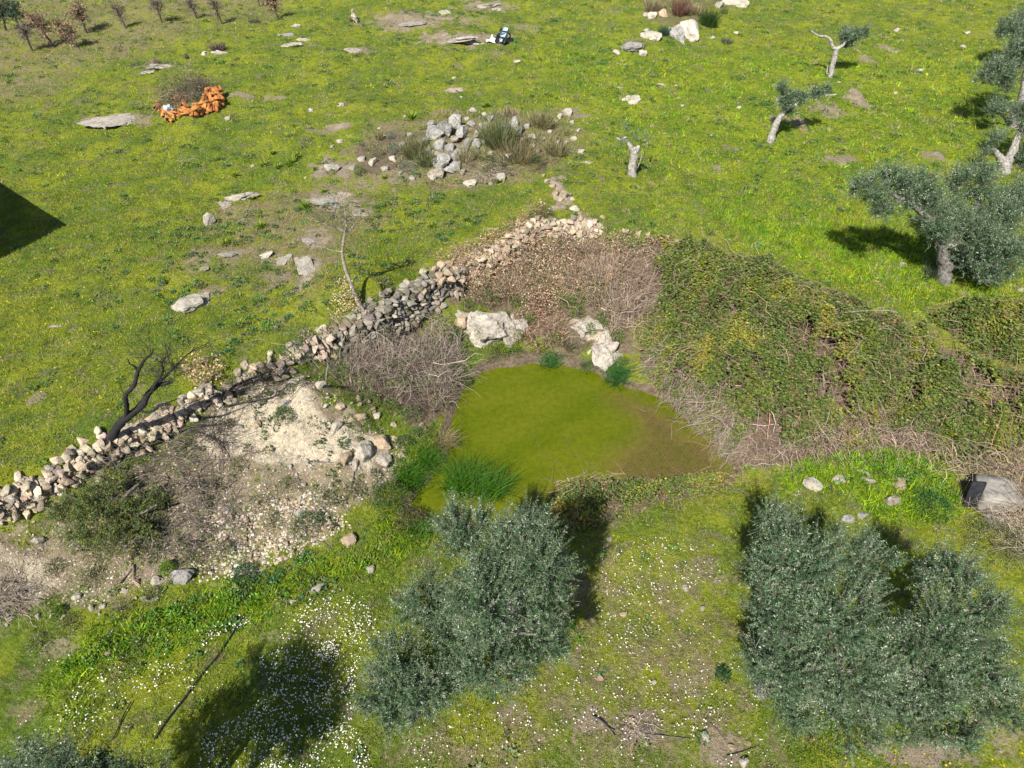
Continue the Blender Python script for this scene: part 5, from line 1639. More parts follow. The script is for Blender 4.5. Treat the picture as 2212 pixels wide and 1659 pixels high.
bush(1005, 345, 40, 40, 'pale dry grass tuft among the grey boulders', cols=((.36, .29, .18), (.26, .21, .12)), n_=220, mat='dry')
bush(1530, 55, 34, 42, 'rounded dark green bush beside the big white boulder', cols=((.035, .075, .018), (.05, .095, .02)), n_=420)
bush(1434, 76, 22, 26, 'small blue green bush between the upper rocks', cols=((.04, .085, .05), (.05, .10, .05)), n_=200)
bush(1468, 30, 36, 44, 'red brown withered bush at the top of the outcrop', cols=((.18, .10, .07), (.13, .07, .05)), n_=320, mat='dry')
bush(1410, 22, 40, 30, 'straw bush at the left of the red brown one', cols=OB + BR, n_=260)
bush(1500, 30, 30, 30, 'pale dry bush between the red brown and the round green bush', cols=((.32, .26, .14), (.2, .18, .08)), n_=220, mat='dry')
bush(1562, 30, 14, 22, 'tiny green broom under the white boulder at the top edge', cols=GB, n_=80)
bush(1372, 100, 50, 24, 'dry grass bush behind the rust streaked rock', cols=OB, n_=200)
bush(1570, 92, 26, 14, 'dark twiggy shrub right of the big white boulder', cols=((.08, .08, .07), (.05, .06, .05)), n_=120, mat='dry')
bush(474, 110, 30, 26, 'dark twiggy bush behind the low white rock', cols=((.10, .075, .065), (.15, .11, .09)), n_=240, mat='dry')
bush(405, 128, 7, 18, 'thin dark tuft left of the small white rock', cols=((.10, .075, .065),), n_=40, mat='dry')
bush(338, 140, 14, 22, 'thin brown tuft above the slanting pale slab', cols=BR, n_=70, mat='dry')
bush(550, 48, 26, 12, 'low dark bush far up the left meadow', cols=((.07, .07, .045), (.10, .09, .06)), n_=120, mat='dry')
bush(757, 48, 6, 24, 'thin dry stalk tuft left of the white cairn', cols=BR, n_=30, mat='dry')
bush(640, 765, 70, 26, 'bluish green weed clump growing at the foot of the pale wall', 'leafy', cols=((.03, .10, .045), (.05, .12, .05)), n_=240)
bush(614, 905, 44, 34, 'grass green tuft alone on the sand slope', 'leafy', cols=((.08, .13, .03), (.06, .11, .03)), n_=160)
bush(662, 1145, 70, 50, 'grey green weed patch at the lower right of the sand', 'leafy', cols=((.06, .10, .04), (.09, .13, .05)), n_=260)
bush(530, 1245, 60, 22, 'blue green thistle patch under the rubble', 'leafy', cols=((.03, .085, .05), (.045, .10, .05)), n_=150)
bush(363, 1232, 34, 24, 'bright yellow green plant left of the dark topped boulder', 'leafy', cols=((.13, .22, .012), (.10, .18, .012)), n_=120)
bush(128, 1325, 28, 24, 'bright green plant on the bare left soil', 'leafy', cols=((.10, .19, .012), (.08, .15, .012)), n_=80)
bush(845, 1085, 90, 50, 'dark leafy scrub on the near left shore of the pond', 'leafy', cols=((.05, .10, .015), (.09, .13, .015), (.03, .06, .015)), n_=380)
bush(890, 1135, 80, 40, 'brownish scrub at the left corner of the pond', 'leafy', cols=((.10, .085, .04), (.06, .075, .02), (.14, .10, .06)), n_=300)
bush(1040, 735, 40, 40, 'fresh green creeper hanging on the pale bank face', 'leafy', cols=((.06, .12, .012), (.09, .15, .012)), n_=160)
bush(1075, 765, 56, 24, 'yellow green plants at the far shore under the pale face', 'leafy', cols=((.11, .17, .012), (.07, .13, .012)), n_=180)
bush(1050, 705, 44, 22, 'green plants on top of the left pale bank face', 'leafy', cols=((.05, .11, .012), (.07, .13, .012)), n_=150)
bush(1120, 735, 26, 30, 'narrow green plant between the pale face and the dead leaves', 'leafy', cols=((.06, .12, .012),), n_=90)
bush(1245, 660, 50, 26, 'fresh green plants on the bank right of the dead leaves', 'leafy', cols=((.07, .14, .012), (.10, .17, .012)), n_=160)
bush(1300, 690, 30, 20, 'small bright plant above the right pale bank face', 'leafy', cols=((.08, .16, .012),), n_=80)
bush(1230, 745, 54, 30, 'blue green reeds beside the right pale bank face', cols=((.05, .10, .04), (.08, .13, .05)), n_=200)
bush(985, 745, 20, 60, 'dark green plant column beside the pink cane mound', 'leafy', cols=((.02, .06, .02), (.03, .08, .02)), n_=140)
bush(825, 722, 46, 30, 'green tuft at the foot of the dead sapling', 'leafy', cols=((.03, .08, .015), (.05, .10, .015)), n_=150)
bush(930, 690, 60, 26, 'green plants along the foot of the mossy wall', 'leafy', cols=((.05, .10, .02), (.08, .12, .03)), n_=200)
bush(1170, 475, 70, 32, 'dark green scrub behind the far wall corner', 'leafy', cols=((.04, .075, .02), (.07, .10, .025)), n_=260)
bush(2020, 600, 44, 64, 'grey green shoots at the left foot of the old olive', cols=((.10, .13, .08), (.07, .10, .06)), n_=160)
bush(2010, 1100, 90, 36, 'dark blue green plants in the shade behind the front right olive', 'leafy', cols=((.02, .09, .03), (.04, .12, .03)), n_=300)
bush(2150, 1185, 130, 70, 'straggly grey green bush in front of the concrete well', 'leafy', cols=((.08, .10, .05), (.12, .13, .08)), n_=360)
bush(1750, 1600, 130, 50, 'yellow flowering green plants at the bottom right', 'leafy', cols=((.12, .20, .012), (.07, .14, .012), (.3, .24, .012)), cp=[4, 3, 1], n_=380)
bush(1560, 1460, 34, 24, 'dark green rosette left of the front right olive', 'leafy', cols=((.02, .08, .025),), n_=90)

# rosettes of bright strap leaves in the meadow
for px, py, s in [(661, 450, 36), (565, 492, 30), (630, 355, 36), (640, 340, 26), (590, 333, 16), (572, 358, 26), (508, 382, 22), (490, 527, 24), (545, 432, 18), (1049, 230, 24), (890, 258, 38), (932, 492, 26), (1078, 394, 22), (700, 415, 14), (830, 385, 16), (600, 362, 18)]:
    g_ = G(px, py)
    r_ = s * m_per_px(g_) * .62
    n_ = 46
    a, el = rng.uniform(0, 2 * np.pi, n_), rng.uniform(.15, 1.2, n_)
    d = np.c_[np.cos(a) * np.cos(el), np.sin(a) * np.cos(el), np.sin(el)]
    V, Fc = leaves(np.tile(g_, (n_, 1)) + rng.normal(0, .03, (n_, 3)) * [1, 1, 0], d, r_ * rng.uniform(.7, 1.2, n_), .05, rng.normal(0, .3, n_))
    o = build_at('rosette_plant', V, Fc, M['leaf'], g_, np.repeat(vary(pick([(.16, .23, .012), (.10, .17, .012)], [2, 1], n_), n_, .15), 4, 0), False)
    tag(o, 'bright yellow green rosette of strap leaves standing out in the meadow', 'rosette plant', 'bright rosettes in the meadow')


def rushes(px, py, w_, h_, n_, label, cols=((.045, .15, .006), (.08, .20, .008), (.03, .10, .008)), lean=(0, 0), stiff=.5, dpt=.4):
    g_ = G(px, py)
    k = m_per_px(g_)
    rx, hh = w_ * k / 2, h_ * k
    P = np.c_[g_[0] + rng.normal(0, rx * .45, n_), g_[1] + rng.normal(0, rx * dpt, n_), np.zeros(n_)]
    P[:, 2] = np.maximum(H(P[:, 0], P[:, 1]), WATER_Z) - .02
    d = norm(np.c_[rng.normal(lean[0], stiff, n_), rng.normal(lean[1], stiff, n_), np.full(n_, 1.3)])
    ln = .8 * hh * rng.uniform(.6, 1.15, n_)
    ts = np.linspace(0, 1, 5)
    poly = P[:, None] + d[:, None] * (ln[:, None] * ts)[..., None]
    poly[:, :, :2] += (d[:, None, :2] * (ln[:, None] * ts ** 2.5)[..., None]) * .7
    poly[:, :, 2] -= .25 * ln[:, None] * ts ** 3
    V, Fc = strips(poly, .006 * np.array([1, 1, .9, .6, .2])[None] * np.ones((n_, 1)), 3)
    o = build_at('rush_clump', V, Fc, M['leaf'], g_, np.repeat(vary(pick(cols, [2, 2, 1], n_), n_, .2, .05), 15, 0))
    tag(o, label, 'rushes')


rushes(1000, 1075, 80, 95, 420, 'left of the two tall rush clumps standing in the front corner of the pond', lean=(.05, .25))
rushes(1060, 1085, 70, 85, 300, 'right of the two tall rush clumps standing in the front corner of the pond', lean=(.25, .25))
rushes(885, 1040, 70, 60, 420, 'dense green rush bank on the left pond shore, lower part', lean=(.1, .1))
rushes(925, 1000, 60, 50, 420, 'dense green rush bank on the left pond shore, upper part', lean=(.15, .1))
rushes(905, 1150, 50, 48, 200, 'spiky rush tuft in the grass at the pond corner', lean=(0, .1), stiff=.8)
rushes(1190, 783, 40, 34, 200, 'bright green rush tuft on the far shore', cols=((.04, .17, .02), (.06, .2, .03), (.03, .12, .02)), lean=(0, -.2), stiff=.7)
rushes(1335, 818, 50, 50, 320, 'bright green rush tuft on the right far shore', cols=((.05, .17, .03), (.07, .2, .05), (.03, .12, .03)), lean=(-.1, -.2), stiff=.6)
rushes(1265, 795, 30, 34, 110, 'thin pale green reeds left of the right far rush tuft', cols=((.12, .2, .04), (.10, .16, .05), (.16, .17, .07)))
rushes(955, 960, 40, 60, 200, 'dry tan rushes hanging over the left pond edge', cols=((.34, .26, .15), (.2, .2, .06), (.24, .17, .1)), lean=(.35, 0))

# young bare trees at the top left
for i, (bx, by, tx, ty, lab) in enumerate([(116, 103, 70, 40, 'brown young tree with withered crown, second from the lower left end of the row'), (170, 103, 118, 50, 'brown young tree right beside the withered one, leaning left'),
                                           (272, 62, 245, 12, 'young tree with a dark stem in the middle of the upper left row'), (350, 50, 335, 0, 'bushy grey young tree right of the dark stemmed one'),
                                           (188, 72, 165, 20, 'thin grey young tree behind the pair of brown ones'), (480, 52, 455, 0, 'slender bare tree near the upper middle left'),
                                           (425, 40, 405, 0, 'slender bare tree left of the other slender one'), (600, 42, 585, -12, 'brown twiggy young tree at the right end of the upper left row'),
                                           (12, 66, 5, 10, 'dark green young tree in the top left corner, left one'), (42, 66, 25, 8, 'dark green young tree in the top left corner, right one'),
                                           (70, 110, 48, 62, 'tiny bare sapling below the corner trees'), (560, 14, 555, -20, 'bare stem at the top edge of the left meadow')]):
    g_ = G(bx, by)
    top = at_y(tx, ty, g_[1])
    top[0] = g_[0] + (top[0] - g_[0]) * .75
    root = empty('young_tree', g_, lab, 'young tree', 'young trees at the top left')
    tp = Pile()
    limb(tp, [g_ - [0, 0, .1], g_ + (top - g_) * .3 + rng.normal(0, .03, 3), g_ + (top - g_) * .65 + rng.normal(0, .05, 3), top], [.075, .06, .045, .02], (.10, .085, .075), 6, .05)
    tp.out('trunk', M['bark'], root)
    tp = Pile()
    ln = np.linalg.norm(top - g_)
    pts = g_ + (top - g_) * rng.uniform(.45, .95, (12, 1))
    green = 'green' in lab
    tc = (.16, .13, .105) if not green else (.08, .09, .06)
    poly = twig_cloud(tp, pts, 90, ln * .42, .019, tc, .5, 2, .9)
    if 'brown' in lab or green:
        q = poly[:, 2:].reshape(-1, 3)
        q = q[rng.integers(0, len(q), 380)] + rng.normal(0, .1, (380, 3))
        V, Fc = leaves(q, norm(rng.normal(size=(380, 3))), .14, .08)
        tp.add(V, Fc, vary((.24, .15, .09) if not green else (.05, .09, .05), 380, .2))
    tp.out('crown', M['dry'], root)

# ------------------------------------------------------------------ things people left
# roof tiles heaped by the brush
nA = 9
arc = np.linspace(0, np.pi, nA)
Vt = []
for yy_, ra in ((-.23, .085), (.23, .07)):
    for rr_ in (ra, ra - .014):
        Vt += [[rr_ * math.cos(a), yy_, rr_ * math.sin(a)] for a in arc]
Vt = np.array(Vt)
Ft = []
for j in range(nA - 1):
    o0, i0, o1, i1 = 0, nA, 2 * nA, 3 * nA
    Ft += [[o0 + j, o0 + j + 1, o1 + j + 1, o1 + j], [i0 + j, i1 + j, i1 + j + 1, i0 + j + 1], [o0 + j, i0 + j, i0 + j + 1, o0 + j + 1], [o1 + j, o1 + j + 1, i1 + j + 1, i1 + j]]
for j in (0, nA - 1):
    Ft.append([j, 2 * nA + j, 3 * nA + j, nA + j])
tile_me = raw_mesh('roof_tile', Vt, np.array(Ft), np.full(len(Ft), 4), M['clay'], None, True)


def tile(loc, rot, lab, grp):
    o = bpy.data.objects.new('roof_tile', tile_me)
    COL.objects.link(o)
    o.location, o.rotation_euler = [float(v) for v in loc], rot
    s = rng.uniform(1.0, 1.2)
    o.scale = (s, s, s)
    tag(o, lab, 'roof tile', grp, 'thing')


for row, (ax_, ay_, bx_, by_, n_) in enumerate([(422, 250, 452, 243, 9), (438, 243, 474, 238, 10), (455, 238, 485, 228, 9), (444, 228, 482, 222, 10), (452, 216, 478, 210, 8)]):
    for i in range(n_):
        f = i / (n_ - 1)
        g_ = G(ax_ + (bx_ - ax_) * f, ay_ + (by_ - ay_) * f)
        tile(g_ + [rng.normal(0, .03), rng.normal(0, .05), .2 + (.12 if row > 2 else 0)], (R(58 + rng.normal(0, 13)), rng.normal(0, .25), rng.normal(.12, .25)), 'orange clay roof tile leaning in the stacked rows at the right of the heap', 'leaning orange roof tiles')
for a_, b_ in [(432, 238), (446, 234), (460, 231), (472, 226), (462, 216), (472, 208), (430, 247), (416, 254)]:
    g_ = G(a_, b_ + 6)
    tile(g_ + [0, 0, .42], (rng.normal(0, .15), rng.normal(0, .15), R(-70) + rng.normal(0, .2)), 'orange clay roof tile lying flat on top of the leaning rows', 'flat orange roof tiles on top')
for a_, b_ in [(345, 243), (352, 250), (360, 246), (372, 252), (380, 247), (390, 252), (396, 244), (404, 252), (412, 246), (345, 232), (400, 236), (396, 225), (404, 230), (376, 258), (368, 262), (355, 238), (336, 236), (408, 242), (342, 224), (384, 214), (365, 262), (388, 240)]:
    g_ = G(a_, b_)
    tile(g_ + [0, 0, rng.uniform(.03, .12)], (rng.normal(0, .4), rng.normal(0, .5), rng.uniform(0, 6.2)), 'orange clay roof tile scattered loose at the left of the heap', 'loose orange roof tiles')
cane_mass('heap of cut brush and branches piled behind the roof tiles',
          [([(345, 222), (380, 195), (440, 185), (470, 200), (440, 225), (400, 235), (360, 240)], 620, (.5, 1.5), (.05, .75), [(.15, .12, .09), (.24, .19, .14), (.09, .085, .05)], [2, 2, 2], .35, None),
           ([(345, 235), (380, 215), (410, 232), (370, 245)], 60, (.8, 1.6), (.2, .6), [(.36, .26, .17)], [1], .4, None)], name='brush_heap', cat='brush heap',
          leafy=[([(345, 222), (380, 195), (440, 185), (470, 200), (440, 225), (400, 235), (360, 240)], 1900, (.1, .8), [(.05, .075, .03), (.09, .095, .05), (.14, .11, .07)], [2, 2, 1], (.09, .04))])
bush(437, 196, 24, 44, 'tall purplish dry tuft sticking up behind the brush heap', cols=((.17, .13, .11), (.12, .09, .08)), n_=150, mat='dry')
stone(364, 242, 22, 16, 'pale bluish sack lying at the left foot of the brush heap', 'sack', 'sack', flat=.7, cat='sack', boxy=.7, cuts=2, rough_=.18, sink=.15)
stone(490, 256, 14, 9, 'small white stone right of the roof tile heap', 'rock', flat=.35, rot=.5)


def grid_shell(name, fn, nu, nv, thick, mat, parent):
    u, v = np.meshgrid(np.linspace(0, 1, nu), np.linspace(0, 1, nv), indexing='ij')
    P = fn(u, v)
    du, dv = np.gradient(P, axis=0), np.gradient(P, axis=1)
    nr = norm(np.cross(du, dv))
    V = np.vstack([(P + nr * thick / 2).reshape(-1, 3), (P - nr * thick / 2).reshape(-1, 3)])
    ix = np.arange(nu * nv).reshape(nu, nv)
    o_ = nu * nv
    f = [np.stack([ix[:-1, :-1], ix[1:, :-1], ix[1:, 1:], ix[:-1, 1:]], -1).reshape(-1, 4), np.stack([ix[:-1, :-1], ix[:-1, 1:], ix[1:, 1:], ix[1:, :-1]], -1).reshape(-1, 4) + o_]
    for e in (ix[0], ix[-1], ix[:, 0], ix[:, -1]):
        f.append(np.stack([e[:-1], e[1:], e[1:] + o_, e[:-1] + o_], -1))
    return build(name, V, np.vstack(f), mat, parent)


# black seat shell with pale blue lining, dumped on the grass
g_ = G(1088, 93)
seat = empty('dumped_seat', g_, 'black bucket seat with pale blue lining, dumped on the bare rock sheet', 'seat')
yaw, S = R(-35), 1.0


def seat_fn(k_, lift):
    def fn(u, v):
        a = (v - .5) * 2                              # -1..1 across the hollow shell
        tt = u * 2.0 - .35                            # along the curve from the foot end to the head end
        wdt = .30 * (1 - .25 * np.abs(u - .45)) * k_
        x = a * wdt
        yv = -.42 * np.cos(tt * 1.25) + .12
        zz = .42 - .40 * np.cos((u - .25) * 1.9) + .62 * np.clip(u - .35, 0, 1)
        depth_ = .20 * a ** 2
        return np.stack([g_[0] + (x * math.cos(yaw) - (yv - depth_ * .9) * math.sin(yaw)) * S, g_[1] + (x * math.sin(yaw) + (yv - depth_ * .9) * math.cos(yaw)) * S, g_[2] + .06 + lift + (zz + depth_ * .5) * S * .8], -1)
    return fn


grid_shell('shell', seat_fn(1.2, 0), 16, 11, .05, M['black_plastic'], seat)


def pad_fn(u, v):
    return seat_fn(.85, .06)(.62 + .42 * u, .12 + .76 * v) + np.array([.0, -.05, .02])


grid_shell('headrest_pad', pad_fn, 8, 8, .06, M['blue_pad'], seat)


def lap_fn(u, v):
    return seat_fn(.5, .08)(.25 + .25 * u, .2 + .6 * v)


grid_shell('lap_pad', lap_fn, 6, 6, .05, M['sack'], seat)
tp = Pile()
th = np.linspace(-2.2, 2.2, 14)
hz = np.stack([g_[0] + .40 * np.sin(th), g_[1] - .12 + .05 * th, g_[2] + .42 + .26 * np.cos(th)], -1)
limb(tp, hz, [.045] * 14, (.012, .012, .015), 8, 0, 2)
tp.out('carry_handle', M['black_plastic'], seat)
tp = Pile()
limb(tp, [g_ + [-.3, -.1, .04], g_ + [0, -.2, .06], g_ + [.3, -.1, .05]], [.07, .09, .07], (.01, .01, .01), 8, 0, 4)
tp.out('base', M['black_plastic'], seat)
g2 = G(1064, 90)


def sheet_fn(u, v):
    x, y = (u - .5) * .75, (v - .5) * .5
    return np.stack([g2[0] + x, g2[1] + y * 1.2, g2[2] + .07 + .05 * np.sin(u * 7 + v * 4) + .26 * np.exp(-((u - .45) / .09) ** 2 - ((v - .85) / .2) ** 2)], -1)


sheet = grid_shell('plastic_sheet', sheet_fn, 24, 16, .012, M['white_plastic'], None)
tag(sheet, 'crumpled white plastic sheet lying left of the black seat', 'plastic sheet')
g3 = G(1114, 92)
stone(1114, 92, 8, 6, 'dark green plastic can right of the black seat', 'green_plastic', 'can', flat=.9, cat='can', boxy=.45, cuts=1, rough_=.01, sub=3)
# white cairn far up the meadow
g4 = G(768, 46)
for dx, dz, s, tl, lab in [(0, 0, 17, .6, 'white base stone of the little cairn far up the meadow'), (-.05, .22, 13, .75, 'white middle stone of the little cairn'), (-.1, .46, 8, 1.1, 'white pointed top stone of the little cairn')]:
    stone(0, 0, s, s, lab, 'rock', 'stone', flat=tl, loc=(g4[0] + dx, g4[1], g4[2] + dz), sub=3, cat='stone', sink=.1, rot=.2)

# concrete well at the right with a blackened board across its mouth
g5 = G(2100, 1112)
well = empty('concrete_well', g5, 'grey concrete well housing with a blackened board, half buried in brambles', 'well')


def box(cx, cy, cz, sx, sy, sz, yaw_=0, bev=.02, rough_=0.0):
    bm = bmesh.new()
    bmesh.ops.create_cube(bm, size=1)
    for v in bm.verts:
        v.co = Vector((v.co.x * sx, v.co.y * sy, v.co.z * sz))
    bmesh.ops.bevel(bm, geom=bm.edges[:], offset=bev, segments=2, affect='EDGES')
    bmesh.ops.subdivide_edges(bm, edges=[e for e in bm.edges if e.calc_length() > .15], cuts=3, use_grid_fill=True)
    bmesh.ops.triangulate(bm, faces=bm.faces[:])
    bm.verts.ensure_lookup_table()
    V = np.array([v.co[:] for v in bm.verts])
    Fc = np.array([[v.index for v in f.verts] for f in bm.faces])
    bm.free()
    if rough_:
        V = V + rough_ * np.stack([fbm(V[:, 0] * 4 + 3 * i, V[:, 1] * 4 + V[:, 2] * 3 + 7 * i, 3, 33 + i) for i in range(3)], -1)
    c_, s_ = math.cos(yaw_), math.sin(yaw_)
    return np.c_[V[:, 0] * c_ - V[:, 1] * s_ + cx, V[:, 0] * s_ + V[:, 1] * c_ + cy, V[:, 2] + cz], Fc


k5 = m_per_px(g5)
V, Fc = box(g5[0] + .72, g5[1] + .45, g5[2] + .28, .95, .9, .62, R(-8), .03, .012)
build('housing', V, Fc, M['concrete'], well)
V, Fc = box(g5[0] + .06, g5[1] + .28, g5[2] + .42, .36, .08, .95, R(-6), .01, .01)
o = build('board', V, Fc, M['dark_board'], well)
o.rotation_euler = (R(-14), 0, 0)
V, Fc = box(g5[0] + .62, g5[1] - .16, g5[2] - .05, .7, .4, .3, R(6), .03, .04)
build('apron', V, Fc, M['concrete'], well)

# hose and sticks in the front grass
for pts, r_, lab, nm in [([(528, 1332), (505, 1368), (470, 1420), (440, 1455), (400, 1510), (372, 1545), (350, 1575), (335, 1600)], .018, 'black irrigation hose curving through the left front daisies', 'hose'),
                         ([(285, 1518), (270, 1545), (255, 1580), (245, 1600)], .014, 'short piece of black hose left of the long one', 'hose')]:
    Q = [G(*q) + [0, 0, .05] for q in pts]
    tp = Pile()
    limb(tp, Q, [r_] * len(Q), (1, 1, 1), 8, 0)
    tag(tp.out(nm, M['hose'], loc=Q[0]), lab, 'hose', 'hoses')
for pts, r_, lab in [([(1278, 1550), (1300, 1562), (1318, 1580), (1326, 1592)], .035, 'crooked grey stick beside the twig tangle'), ([(1310, 1573), (1328, 1580)], .02, 'short side stick touching the crooked grey one'),
                     ([(1395, 1588), (1440, 1592), (1490, 1598)], .018, 'long straight stick right of the twig tangle'), ([(1532, 1562), (1550, 1580), (1566, 1602)], .014, 'thin dark stick by the tall white stone'),
                     ([(1570, 1635), (1605, 1625), (1640, 1612)], .014, 'thin stick above the large white cobble'), ([(1375, 880), (1392, 890), (1412, 884), (1420, 876)], .014, 'dark forked twig floating on the pond'),
                     ([(1215, 940), (1228, 965), (1240, 985), (1265, 975)], .006, 'thin dark weed strand floating in mid pond'), ([(1250, 1300), (1260, 1290)], .01, 'short twig in the right daisies'),
                     ([(1660, 1300), (1700, 1298), (1730, 1296)], .02, 'pale bare stick poking from the left side of the widest olive'), ([(648, 1188), (690, 1170), (720, 1190)], .015, 'bent grey twig in the grass under the sand'),
                     ([(690, 1000), (752, 1005), (765, 1015), (760, 1050), (748, 1075), (750, 1090)], .022, 'dark crooked root hanging over the sand boulders'), ([(735, 1165), (650, 1225), (610, 1215)], .012, 'long dry stalk arching beside the pinkish boulder'),
                     ([(258, 1262), (275, 1245), (285, 1232)], .025, 'charred stick in the left front scrub'), ([(290, 1222), (291, 1245), (290, 1262)], .025, 'upright charred stub in the left front scrub')]:
    Q = [G(*q) for q in pts]
    Q = [q if q[2] > WATER_Z - .015 else np.array([*at_z(*p_, WATER_Z)[:2], WATER_Z]) for q, p_ in zip(Q, pts)]
    Q = [q + [0, 0, r_ + .02] for q in Q]
    tp = Pile()
    limb(tp, Q, list(np.linspace(r_, r_ * .5, len(Q))), (.13, .11, .095) if 'pale' not in lab else (.4, .36, .3), 7, .1)
    tag(tp.out('stick', M['bark'], loc=Q[0]), lab, 'stick')

# the farm building outside the picture on the left, whose roof corner shades the meadow
tip = G(145, 487)
hb = 3.5
c0 = tip - np.array([math.sin(R(SUN_AZ)), math.cos(R(SUN_AZ)), 0]) * hb / math.tan(R(SUN_EL))
u_, v_ = np.array([math.cos(R(142)), math.sin(R(142)), 0]), np.array([math.cos(R(241)), math.sin(R(241)), 0])
hut = empty('farm_shed', c0 * [1, 1, 0], 'pale farm shed just outside the left edge, seen by its shadow', 'shed')


def prism(c_, eu, ev, z0_, z1_):
    q = np.array([c_, c_ + eu, c_ + eu + ev, c_ + ev])
    V = np.vstack([np.c_[q[:, :2], np.full(4, z0_)], np.c_[q[:, :2], np.full(4, z1_)]])
    return V, np.array([[0, 3, 2, 1], [4, 5, 6, 7], [0, 1, 5, 4], [1, 2, 6, 5], [2, 3, 7, 6], [3, 0, 4, 7]])


V, Fc = prism(c0 + .25 * u_ + .25 * v_, u_ * 6.5, v_ * 4.5, -.3, hb - .16)
build('wall', V, Fc, M['render_wall'], hut, None, False)
V, Fc = prism(c0, u_ * 7, v_ * 5, hb - .157, hb)
build('roof', V, Fc, M['clay'], hut, None, False)

# more of the rock heap: small boulders and scrub filling the low mound
for px, py, w_, h_ in [(900, 322, 20, 16), (905, 338, 18, 14), (938, 330, 22, 18), (1020, 268, 22, 18), (1035, 290, 26, 20), (1045, 270, 20, 16), (1030, 312, 22, 18), (1050, 305, 20, 16), (970, 368, 24, 18), (1000, 372, 20, 16), (940, 350, 22, 16),
                       (1122, 285, 26, 20), (1130, 305, 22, 18), (1090, 315, 24, 20), (1115, 318, 20, 16), (1140, 272, 20, 14), (1150, 295, 18, 14), (955, 268, 24, 18), (930, 268, 22, 16), (980, 300, 24, 20), (885, 292, 18, 14), (870, 310, 16, 12),
                       (1005, 318, 20, 18), (1060, 330, 18, 14), (1100, 335, 18, 14)]:
    stone(px, py + 4, w_, h_, 'angular grey lichened boulder piled in the rock heap in mid meadow', 'rock_grey' if rng.uniform() < .6 else 'rock_moss', 'boulder', flat=.65, group='grey boulders of the rock heap', cuts=12, boxy=.6, sink=.2, tilt=.3, cat='boulder', sub=3)
for i, (px, py, w_, h_) in enumerate([(840, 325, 60, 14), (870, 350, 60, 16), (910, 372, 60, 16), (1060, 285, 40, 22), (1090, 348, 60, 22), (1130, 325, 50, 22), (1190, 300, 60, 18), (1150, 300, 50, 22), (1180, 345, 60, 18), (1045, 340, 50, 24),
                                      (960, 395, 60, 14), (1050, 385, 60, 16), (1110, 372, 50, 18), (800, 320, 40, 12), (1215, 285, 50, 14), (1010, 250, 60, 14), (1070, 248, 40, 16), (1140, 255, 50, 18)]):
    bush(px, py, w_, h_, 'low brown and olive scrub clump on the rock heap mound', cols=((.22, .19, .10), (.15, .17, .07), (.28, .21, .14), (.12, .13, .06)), n_=150, mat='dry', name='scrub', cat='scrub', group='scrub clumps on the rock heap')

# withered scrub and fans of dead canes that break up the banks
for px, py, w_, h_, st, cols_ in [(1010, 600, 90, 60, 'leafy', WITH + [(.2, .12, .08)]), (1075, 580, 90, 60, 'leafy', WITH + [(.25, .15, .1)]), (1140, 560, 90, 56, 'leafy', RUST), (1210, 545, 90, 50, 'leafy', PINK + RUST),
                                  (1270, 540, 80, 44, 'broom', PINK), (1110, 630, 90, 56, 'broom', RUST + PINK), (1180, 610, 100, 60, 'leafy', RUST + [(.10, .14, .03)]), (1240, 600, 90, 60, 'broom', PINK), (1310, 600, 90, 70, 'broom', PINK),
                                  (1340, 660, 90, 70, 'broom', PINK), (1050, 640, 80, 46, 'leafy', [(.09, .13, .03), (.2, .13, .08), (.3, .22, .14)]), (1165, 660, 80, 46, 'leafy', RUST), (1340, 540, 90, 44, 'leafy', RUST + [(.12, .14, .04)]),
                                  (1420, 540, 80, 30, 'leafy', RUST + [(.12, .14, .04)]), (1290, 650, 70, 46, 'leafy', [(.11, .15, .03), (.25, .19, .12)])]:
    bush(px, py, w_, h_, 'withered pinkish brown scrub clump hanging over the wall and bank behind the pond', st, tuple(cols_), n_=330 if st == 'broom' else 150, mat='dry', name='scrub', cat='scrub', group='withered scrub behind the pond', leaf=(.07, .035))
for px, py, w_, h_ in [(740, 790, 110, 90), (800, 780, 120, 90), (850, 800, 120, 100), (900, 780, 110, 100), (940, 820, 100, 100), (960, 770, 80, 90), (760, 830, 90, 60), (920, 870, 90, 70), (830, 850, 110, 60), (880, 740, 90, 60)]:
    bush(px, py, w_, h_, 'fan of thin grey pink dead canes rising from the mound left of the pond', 'broom', tuple(GREYB), n_=130, mat='dry', name='cane_fan', cat='dead canes', group='fans of dead canes left of the pond')
for px, py, w_, h_ in [(720, 780, 50, 24), (735, 815, 50, 26), (790, 870, 60, 26), (840, 885, 50, 22), (890, 900, 50, 26), (905, 945, 50, 30), (870, 960, 40, 22), (780, 920, 50, 20), (985, 810, 30, 40), (1010, 830, 24, 20), (870, 830, 40, 24)]:
    bush(px, py, w_, h_, 'green weed clump among the dead canes left of the pond', 'leafy', ((.09, .15, .03), (.06, .12, .03), (.12, .15, .05)), n_=120, name='weed_clump', cat='weeds', group='weed clumps left of the pond')

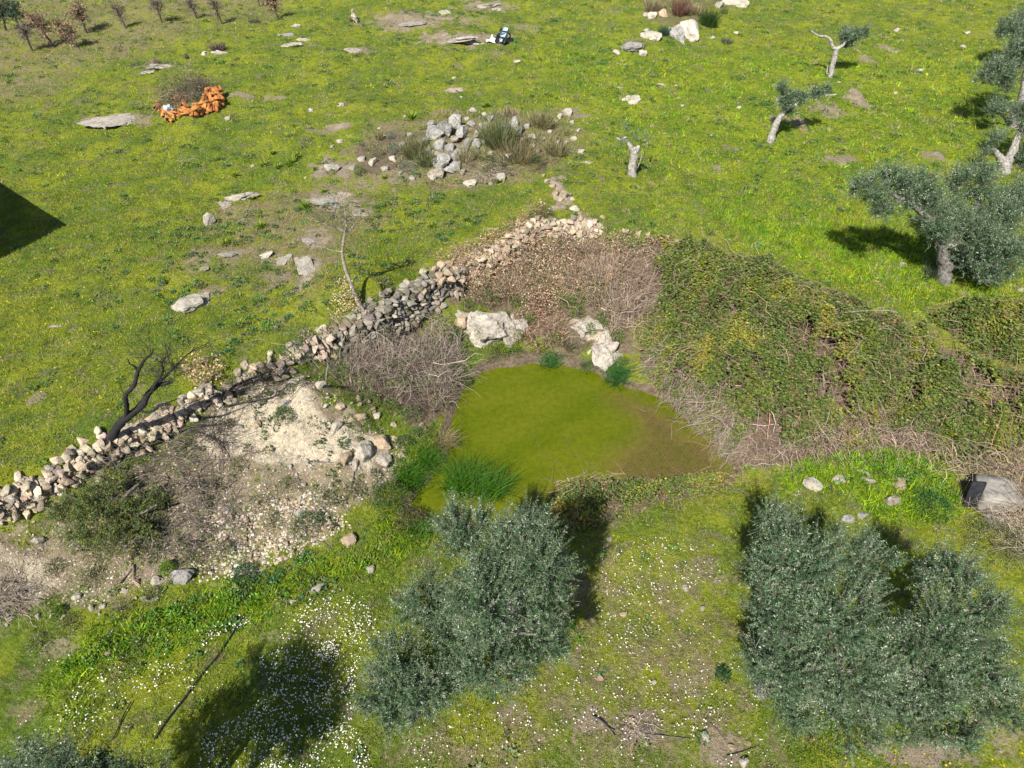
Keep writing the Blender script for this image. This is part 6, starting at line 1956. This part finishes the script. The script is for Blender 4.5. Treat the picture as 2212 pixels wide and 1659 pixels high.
# weeds and dry scrub creeping over the old wall
for px, py in [(60, 1092), (110, 1062), (165, 1030), (205, 1012), (262, 972), (320, 945), (385, 905), (415, 884), (470, 862), (510, 842), (545, 826), (585, 812), (610, 795), (650, 772), (690, 752), (500, 828), (570, 800), (630, 760), (30, 1110), (290, 925), (350, 890), (660, 735), (705, 722)]:
    bush(px, py, rng.uniform(30, 60), rng.uniform(14, 26), 'low dry scrub creeping over the tumbled wall', 'broom' if rng.uniform() < .55 else 'leafy', tuple([tuple(c_) for c_ in GREYB] + [(.12, .15, .05), (.09, .13, .04)]), n_=110, mat='dry', name='scrub', cat='scrub', group='scrub over the tumbled wall')
for px, py in [(735, 722), (765, 705), (790, 700), (830, 690), (870, 668), (900, 650), (1020, 590), (1060, 570)]:
    bush(px, py, rng.uniform(30, 50), rng.uniform(16, 26), 'dark dry scrub growing out of the mossy wall', 'broom', ((.17, .13, .10), (.12, .09, .06), (.10, .11, .04)), n_=120, mat='dry', name='scrub', cat='scrub', group='scrub on the mossy wall')
for px, py, w_, h_ in [(180, 1190, 60, 22), (240, 1200, 60, 24), (330, 1200, 60, 22), (120, 1230, 50, 20), (420, 1200, 50, 18), (260, 1320, 60, 20), (150, 1350, 60, 20), (330, 1290, 50, 20), (90, 1390, 60, 22), (200, 1250, 60, 20), (480, 1190, 50, 18), (560, 1090, 50, 20), (520, 1010, 50, 18), (620, 1050, 50, 20), (590, 1130, 60, 20), (700, 1080, 50, 20), (760, 1060, 50, 20)]:
    bush(px, py, w_, h_, 'thin grey green scrub patch on the sandy mound', 'leafy', ((.12, .15, .06), (.08, .12, .04), (.2, .17, .10)), n_=70, name='scrub', cat='scrub', group='scrub patches on the sandy mound')

for px, py, w_, h_ in [(1010, 665, 40, 22), (1035, 690, 30, 30), (1065, 735, 34, 34), (1090, 690, 26, 26), (1120, 660, 40, 24), (1145, 700, 26, 30), (1215, 660, 44, 26), (1250, 680, 34, 22), (1275, 720, 26, 26), (1300, 705, 34, 20), (1330, 735, 40, 26), (1200, 740, 44, 26), (1165, 755, 40, 20), (1110, 762, 40, 20), (1340, 790, 40, 24), (1160, 625, 50, 24), (1260, 630, 50, 24), (1060, 650, 44, 22)]:
    bush(px, py, w_, h_, 'fresh green creeper clump on the bank behind the pond', 'leafy', ((.08, .16, .014), (.12, .20, .014), (.05, .11, .014)), n_=90, name='creeper', cat='creeper', group='creepers on the bank behind the pond')
